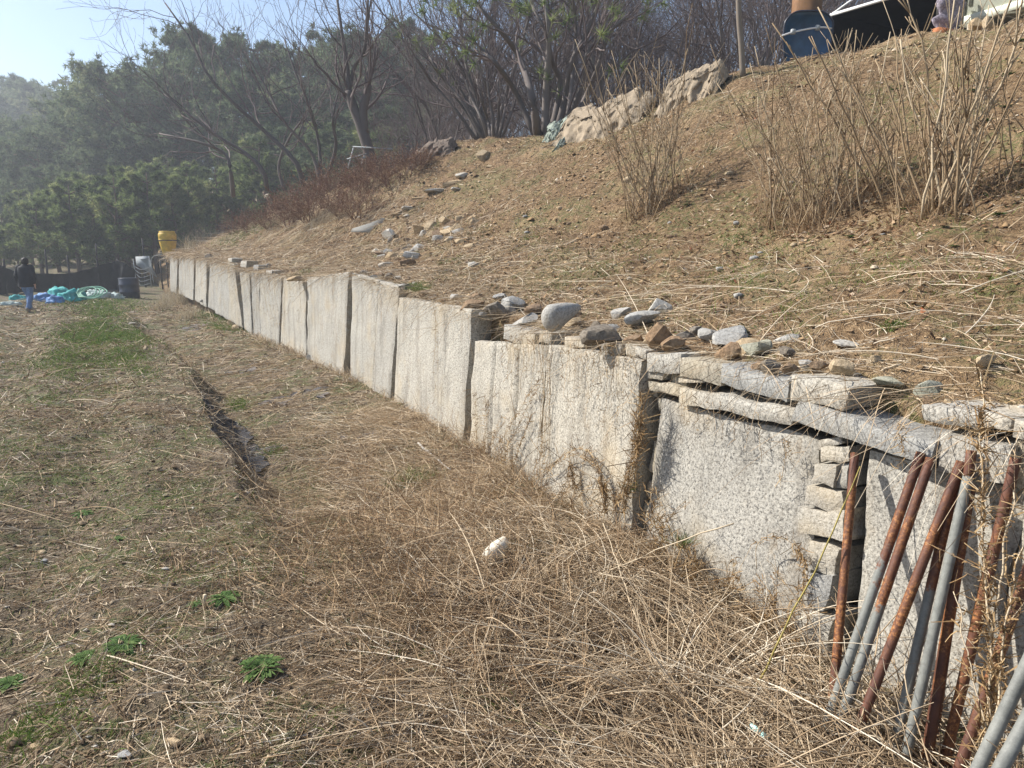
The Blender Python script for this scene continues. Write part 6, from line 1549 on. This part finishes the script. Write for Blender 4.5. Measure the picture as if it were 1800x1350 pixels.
# bare wood rising behind the crest
def bare(seed, H, ns):
    rg = np.random.default_rng(seed); o = empty('bare_tree', (0, 0, 0), '-', 'tree'); b, bb, tips = MB(), MB(), []
    for k in range(ns):
        a = rg.uniform(0, 6.28); ln = rg.uniform(.10, .40); d = unit(np.array([math.cos(a) * ln, math.sin(a) * ln, 1])); L = H * rg.uniform(.45, .6)
        n = 7; w = [np.array([math.cos(a) * .15, math.sin(a) * .15, -.1])]
        for i in range(n - 1): d = unit(d + rg.normal(0, .08, 3) + [0, 0, .04]); w.append(w[-1] + d * L / (n - 1))
        w = np.array(w); r0 = .0068 * H * rg.uniform(.6, 1.2); b.tube(w, np.linspace(r0, r0 * .55, n), 7, rnd=rg.uniform(.2, .7), cap=False)
        for j in range(8):
            f = rg.uniform(.3, 1) if j else 1.0; q = f * (n - 1); i = min(int(q), n - 2); pos = w[i] + (w[i + 1] - w[i]) * (q - i); t = unit(w[i + 1] - w[i]); c_ = unit(np.cross(t, rg.normal(size=3))); ang = rg.uniform(.35, .9) if j else .1
            grow(bb, tips, pos, t * math.cos(ang) + c_ * math.sin(ang), H * .26 * rg.uniform(.7, 1.2), r0 * .45, 1, rg, (4, 4, 4, 3), .07, .2, .60, (7, 4, 3, 3, 3), .0042)
    b.build('trunk', M['bark'], o, True); bb.build('branches', M['twig'], o); return o
bt_ = [bare(51, 11, 3), bare(52, 11, 4), bare(53, 11, 2)]
BL = 'bare grey-brown tree in the leafless wood above the crest'
spots = []
for Y, xs in ((27, range(770, 1420, 75)), (31, range(740, 1480, 62)), (36, range(720, 1560, 58)), (43, range(700, 1640, 52)), (53, range(690, 1700, 60))):
    for x in xs: spots.append((x + rt.uniform(-22, 22), Y + rt.uniform(-2, 2)))
for i, (px, Y) in enumerate(spots):
    X = (px - 900) / FPX * Y; z0 = ground_at(X, Y) - .15; pr = bt_[i % 3]; sc = rt.uniform(.75, 1.2) * (1.0 if px > 800 else .8)
    if px < 760: sc *= .8
    if i < 3: o = pr; o.location = (X, Y, z0); o.rotation_euler = (0, 0, rt.uniform(0, 6.28)); o.scale = (sc,) * 3
    else: o = copy_tree(pr, (X, Y, z0), rt.uniform(0, 6.28), sc, (rt.normal(0, .05), rt.normal(0, .05)))
    tag(o, BL, 'tree', 'leafless wood above the crest')
# single trees that stand out
def pxpath(pts, Y, jit=0.0): return np.array([at_depth(px, py, Y + (rt.normal(0, jit) if i else 0)) for i, (px, py) in enumerate(pts)])
g0 = on_hill(655, 322); Y0 = g0[1] + 1.0; print('forked', g0)
stems_tree('forked_tree', 'dark forked bare tree with blunt trunk standing on the crest', 'tree', [(pxpath([(655, 292), (645, 255), (632, 215), (620, 185), (612, 160)], Y0), .18, .12), (pxpath([(613, 162), (609, 110), (600, 50), (590, -20)], Y0, .3), .075, .03), (pxpath([(613, 165), (622, 120), (640, 90), (645, 30), (648, -30)], Y0, .3), .065, .03), (pxpath([(640, 235), (638, 195), (645, 165), (647, 150)], Y0), .14, .11), (pxpath([(646, 155), (650, 100), (646, 50), (655, -20)], Y0, .2), .05, .02)], 61, (3, 4, 3), .35, 'bark', .15, 1.9, nb=6)
g0 = on_hill(520, 372); Y0 = g0[1] + 2.5; print('lean', g0)
for k, (lb, st) in enumerate([('slanting bare tree leaning far left over the red shrubs', [([(470, 335), (462, 300), (430, 268), (383, 240), (330, 200), (287, 165)], .085, .03)]),
      ('long-limbed bare tree sweeping up to the left skyline', [([(535, 330), (520, 285), (470, 235), (417, 187), (366, 133), (333, 67), (290, 5)], .10, .025)]),
      ('bare tree with fanning limbs between sweeping and forked trees', [([(565, 330), (548, 270), (500, 215), (467, 153), (430, 90)], .08, .022), ([(565, 320), (560, 250), (545, 190), (520, 130), (500, 70)], .07, .022), ([(572, 320), (590, 260), (585, 210), (595, 160)], .08, .03)]),
      ('thin bare tree behind the reed clump at the crest end', [([(410, 345), (405, 300), (395, 270), (350, 250), (280, 235)], .09, .03), ([(500, 335), (490, 290), (510, 240), (540, 200)], .07, .03)])]):
    stems_tree('leaning_tree', lb, 'tree', [(pxpath(p, Y0 + k * .8, .3), a, c_) for p, a, c_ in st], 70 + k, (4, 4, 3), .45, 'bark', .10, 3.0, nb=9)
# pine clump on the crest, stems bare, needles only in tufts
g0 = on_hill(960, 262); Y0 = g0[1] + 2.0; print('pine', g0)
o, tips = stems_tree('crest_pine', 'many-stemmed pine clump on the crest with sparse green needle tufts', 'pine tree', [(pxpath(p, Y0, .35), a, c_) for p, a, c_ in [([(945, 240), (935, 170), (912, 100), (880, 55), (840, 10)], .11, .04), ([(958, 242), (960, 160), (965, 80), (960, 20), (950, -40)], .10, .04), ([(968, 242), (985, 150), (970, 110), (960, 60), (935, 10)], .09, .03), ([(975, 240), (995, 170), (1005, 110), (1030, 60), (1050, 10)], .10, .03), ([(985, 235), (1020, 160), (1030, 100), (1050, 70), (1060, 40)], .08, .03), ([(1000, 228), (1030, 170), (1050, 120), (1070, 60), (1100, 30)], .08, .03), ([(990, 235), (1000, 190), (1012, 60), (1005, -20)], .07, .03), ([(940, 238), (905, 160), (870, 110), (850, 90), (820, 60)], .08, .025)]], 81, (3, 3), .45, 'bark', .10, 1.5, nb=6)
rg = np.random.default_rng(3); sel = [tips[i] for i in rg.permutation(len(tips))[:int(len(tips) * .8)]]
b = MB(); needles(b, sel, .32, 30, .009, rg, .8, .12); tag(b.build('needle_tufts', M['needle_young'], o), kind='stuff')
g0 = on_hill(875, 264); Y0 = g0[1] + 2.5; print('shrub', g0)
stems_tree('bare_shrub', 'crooked many-stemmed bare shrub left of the crest pine', 'shrub', [(pxpath([(870 + dx * .25, 244), (872 + dx * .5, 210), (870 + dx * .8, 175), (868 + dx, 140)], Y0, .3), .05, .025) for dx in (-50, -30, -12, 8, 25, 45)], 82, (3, 3), .5, 'bark', .1, 1.1, nb=5)
stems_tree('bare_shrub', 'dark thicket of slanting bare stems at the crest centre', 'shrub', [(pxpath([(848 + dx * .3, 246), (830 + dx * .6, 200), (800 + dx * .9, 150), (770 + dx, 100)], Y0 + 1.5, .4), .06, .03) for dx in (-40, -15, 5, 30, 60)], 83, (4, 3, 2), .5, 'bark', .1, 1.8, nb=6)
o, tips = stems_tree('leaning_pine', 'small pine with light green tufts leaning left of centre', 'pine tree', [(pxpath([(850, 246), (820, 190), (780, 140), (760, 115)], Y0 + 1.0, .3), .06, .025), (pxpath([(852, 246), (840, 180), (820, 120), (815, 80)], Y0 + 1.0, .3), .06, .025)], 84, (3, 3), .5, 'bark', .1, 1.3, nb=7)
b = MB(); needles(b, tips[::2], .28, 22, .007, rg, .8, .12); tag(b.build('needle_tufts', M['needle_young'], o), kind='stuff')
g0 = on_hill(1305, 150); stems_tree('sapling', 'single slim straight trunk rising beside the second sheet mound', 'tree', [(pxpath([(1306, 135), (1303, 80), (1299, 30), (1297, -60)], g0[1] + .6, 0), .055, .045)], 85, (2, 2), .3, 'pale_bark', .2, .8, nb=2)
# ------------------------------------------------------------------ shrubs on the slope
M['shrub_stem'] = mat_attr('shrub_stem', [(0, (.14, .092, .052)), (.5, (.29, .210, .125)), (1, (.47, .38, .26))])
def cane_shrub(px, py, n, W, H, label, seed, rad=.009, lean=0.0):
    c = on_hill(px, py); k = c[1] / FPX; rg = np.random.default_rng(seed); o = empty('dry_shrub', c, label, 'shrub')
    for i in range(n):
        q = c + [rg.normal(0, W * .11 * k), rg.normal(0, .16), 0]; q[2] = hz(q[0], q[1]) - .03
        h = H * k * rg.uniform(.45, 1.08); lx = (rg.normal(0, .22) + lean) * W / 150; ly = rg.normal(0, .18)
        m = 9; t = np.linspace(0, 1, m); kink = np.cumsum(rg.normal(0, .012, (m, 3)), 0)
        w = q + np.stack([lx * h * t, ly * h * t, h * t], -1) + kink * h; r = rad * .82 * rg.uniform(.45, 1.25)
        v = np.clip(rg.normal(.55, .25), 0, 1); b = MB(); b.tube(w, np.linspace(r, r * .5, m), 5, rnd=v)
        for j in range(rg.integers(2, 7)):
            f = rg.uniform(.35, .95); z = int(f * (m - 1)); a = rg.uniform(0, 6.28); L = h * rg.uniform(.10, .32)
            d = unit(np.array([math.cos(a) * .6, math.sin(a) * .6, .9])); b2 = w[z] + d * L * np.linspace(0, 1, 4)[:, None] + rg.normal(0, .02 * L, (4, 3)); b2[0] = w[z]; b.tube(b2, np.linspace(r * .55, r * .3, 4), 4, rnd=v)
            if rg.random() < .5: b.tube([b2[2], b2[2] + unit(d + rg.normal(0, .6, 3)) * L * .4], [r * .35, r * .2], 3, rnd=v)
        b.build('cane', M['shrub_stem'], o, True)
    # dead grass caught at the foot
    N = n * 12; P = np.stack([c[0] + rg.normal(0, W * .2 * k, N), c[1] + rg.normal(0, .22, N), np.zeros(N)], -1); P[:, 2] = hz(P[:, 0], P[:, 1])
    D = unit(np.stack([rg.normal(0, .6, N), rg.normal(0, .6, N), np.ones(N)], -1)); V, F, A = blades(P, D, rg.gamma(3, .07, N) + .05, rg.uniform(.001, .0022, N), rg.normal(0, .5, (N, 3)), 4, 2)
    tag(MB().add(V, F, rnd=A).build('dead_leaves', M['brown_straw'], o), kind='stuff')
cane_shrub(1150, 364, 58, 210, 240, 'leftmost clump of tall dry canes on the slope', 1)
cane_shrub(1360, 385, 26, 120, 250, 'sparse dry canes between the two middle clumps', 2, .008)
cane_shrub(1440, 392, 50, 170, 290, 'dense clump of dry canes below the blue tray', 3)
cane_shrub(1655, 372, 34, 150, 360, 'tall clump of thick pale canes below the cabin', 4, .013, -.05)
cane_shrub(1590, 355, 10, 130, 330, 'few forked canes leaning left below the black shelter', 5, .012, -.55)
cane_shrub(1530, 330, 14, 150, 240, 'thin scattered canes right of the dense clump', 6, .008)
cane_shrub(1790, 330, 5, 120, 300, 'lone slanting canes near the right edge of the slope', 7, .008, -.3)
M['red_twig'] = mat_attr('red_twig', [(0, (.085, .042, .032)), (.4, (.17, .085, .058)), (.7, (.29, .18, .115)), (1, (.46, .35, .23))], .15)
def red_shrub_proto(seed):
    rg = np.random.default_rng(seed); o = empty('red_shrub', (0, 0, 0), '-', 'shrub'); b, tips = MB(), []
    for k in range(20):
        a = rg.uniform(0, 6.28); d = unit(np.array([math.cos(a) * rg.uniform(.1, .8), math.sin(a) * rg.uniform(.1, .8), 1])); grow(b, tips, [math.cos(a) * .12, math.sin(a) * .12, -.03], d, .55 * rg.uniform(.7, 1.2), .007, 1, rg, (3, 4, 3), .05, .2, .6, (5, 4, 3, 3, 3), .0028)
    b.build('stems', M['red_twig'], o); bl = MB(); P = np.array([t[0] for t in tips]); D = np.array([t[1] for t in tips]); P = np.repeat(P, 4, 0); D = np.repeat(D, 4, 0); N = len(P)
    V, F, A = blades(P - D * rg.uniform(0, .14, N)[:, None], unit(D + rg.normal(0, .7, (N, 3))), rg.uniform(.02, .05, N), rg.uniform(.004, .009, N), rg.normal(0, .3, (N, 3)), 2, 2, .5)
    bl.add(V, F, rnd=A).build('dead_leaves', M['red_twig'], o); return o
rp = [red_shrub_proto(91), red_shrub_proto(92)]
for i, (px, py, sc, lb) in enumerate([(632, 384, 1.15, 'dark red twiggy shrub standing apart beside the grey board'), (690, 330, 1.0, None), (655, 325, 1.1, None), (612, 345, 1.1, None), (575, 365, 1.2, None), (545, 390, 1.3, 'dense red shrub at the lower edge of the thicket'), (510, 385, 1.2, None), (480, 388, 1.2, None), (450, 392, 1.1, None), (425, 392, 1.0, None), (720, 312, .9, None), (735, 300, .8, None), (590, 335, 1.1, None), (555, 352, 1.1, None), (525, 362, 1.1, None), (640, 340, 1.0, None), (670, 312, .9, None), (495, 370, 1.1, None), (700, 300, .8, None), (600, 380, .8, None), (465, 375, 1.0, None), (440, 408, 1.0, None), (412, 412, .9, None), (475, 402, 1.0, None), (505, 400, 1.0, None)]):
    c = on_hill(px, py); pr = rp[i % 2]
    if i < 2: o = pr; o.location = tuple(c); o.scale = (sc * 1.2, sc * 1.2, sc * .85)
    else: o = copy_tree(pr, c, rt.uniform(0, 6.28), (sc * 1.2, sc * 1.2, sc * .85))
    o['label'] = lb or 'reddish twiggy shrub in the thicket along the crest'; o['category'] = 'shrub'
    o['group'] = 'red shrubs along the crest'
M['reed'] = mat_attr('reed', [(0, (.25, .19, .12)), (.5, (.42, .34, .22)), (1, (.58, .50, .37))], .2)
def reed(px, py, n, H, W, label, pale=True, hill=True, P=None):
    c = P if P is not None else on_hill(px, py); k = c[1] / FPX
    p = np.stack([c[0] + rng.normal(0, W * k * .4, n), c[1] + rng.normal(0, .3, n), np.zeros(n)], -1); p[:, 2] = gz(p[:, 0], p[:, 1]) if P is None else c[2]
    D = unit(np.stack([rng.normal(0, .28, n), rng.normal(0, .25, n), np.ones(n)], -1)); B = rng.normal(0, .22, (n, 3)); B[:, 2] = -.15
    V, F, A = blades(p, D, H * k * rng.uniform(.45, 1.1, n), rng.uniform(.003, .007, n), B, 5, 2)
    o = MB().add(V, F, rnd=A).build('reed_clump' if W < 45 else 'dry_grass', M['reed'], None, origin=c)
    if W < 45: tag(o, label, 'reeds')
    else: tag(o, label, kind='stuff')
reed(590, 318, 300, 58, 40, 'pale upright reed clump beside the forked tree')
reed(345, 432, 420, 48, 60, 'pale dry grass thicket above the far wall end')
reed(320, 448, 380, 45, 30, 'bushy dry grass hanging over the wall end by the barrel')
reed(385, 408, 300, 40, 50, 'dry grass between thicket and red shrubs')
reed(560, 400, 160, 18, 120, 'low dry grass skirting the red thicket')
reed(600, 372, 260, 30, 90, 'dry grass growing through the middle of the red thicket')
reed(500, 388, 260, 30, 80, 'dry grass growing through the lower red thicket')
reed(700, 268, 160, 26, 60, 'short dry grass around the brown cover heap')
for i, (px, py, W) in enumerate([(310, 520, 18), (300, 535, 20), (330, 560, 30), (285, 545, 20)]):
    reed(px, py, 220, 30, W, ['dry grass at the very foot of the far wall end', 'dry grass patch in front of the wall end', 'tall dry grass on the far bank', 'dry grass tuft right of the navy drum'][i], P=on_ground(px, py))

# ------------------------------------------------------------------ hazy air
def box_mesh(name, x0, x1, y0, y1, z0, z1):
    V = np.array([[x, y, z] for x in (x0, x1) for y in (y0, y1) for z in (z0, z1)], float)
    return make_mesh(name, V, [np.array([[0, 1, 3, 2], [4, 6, 7, 5], [0, 4, 5, 1], [2, 3, 7, 6], [0, 2, 6, 4], [1, 5, 7, 3]])])
hm = bpy.data.materials.new('haze'); hm.use_nodes = True
hn = hm.node_tree.nodes; hn.remove(hn['Principled BSDF'])
pv = hn.new('ShaderNodeVolumePrincipled'); pv.inputs['Density'].default_value = HAZE; pv.inputs['Color'].default_value = (.86, .92, 1.0, 1); pv.inputs['Anisotropy'].default_value = .3
hm.node_tree.links.new(pv.outputs[0], hn['Material Output'].inputs['Volume'])
bpy.context.view_layer.update()
top_z = max(max((o.matrix_world @ Vector(c))[2] for c in o.bound_box) for o in col.objects if o.type == 'MESH')
print('highest thing', top_z)
hz_o = bpy.data.objects.new('haze', box_mesh('haze', -950, 950, -950, 950, -3, top_z + 1.0)); hz_o.data.materials.append(hm); col.objects.link(hz_o)
tag(hz_o, 'thin blue haze in the air over the far wood', kind='stuff')
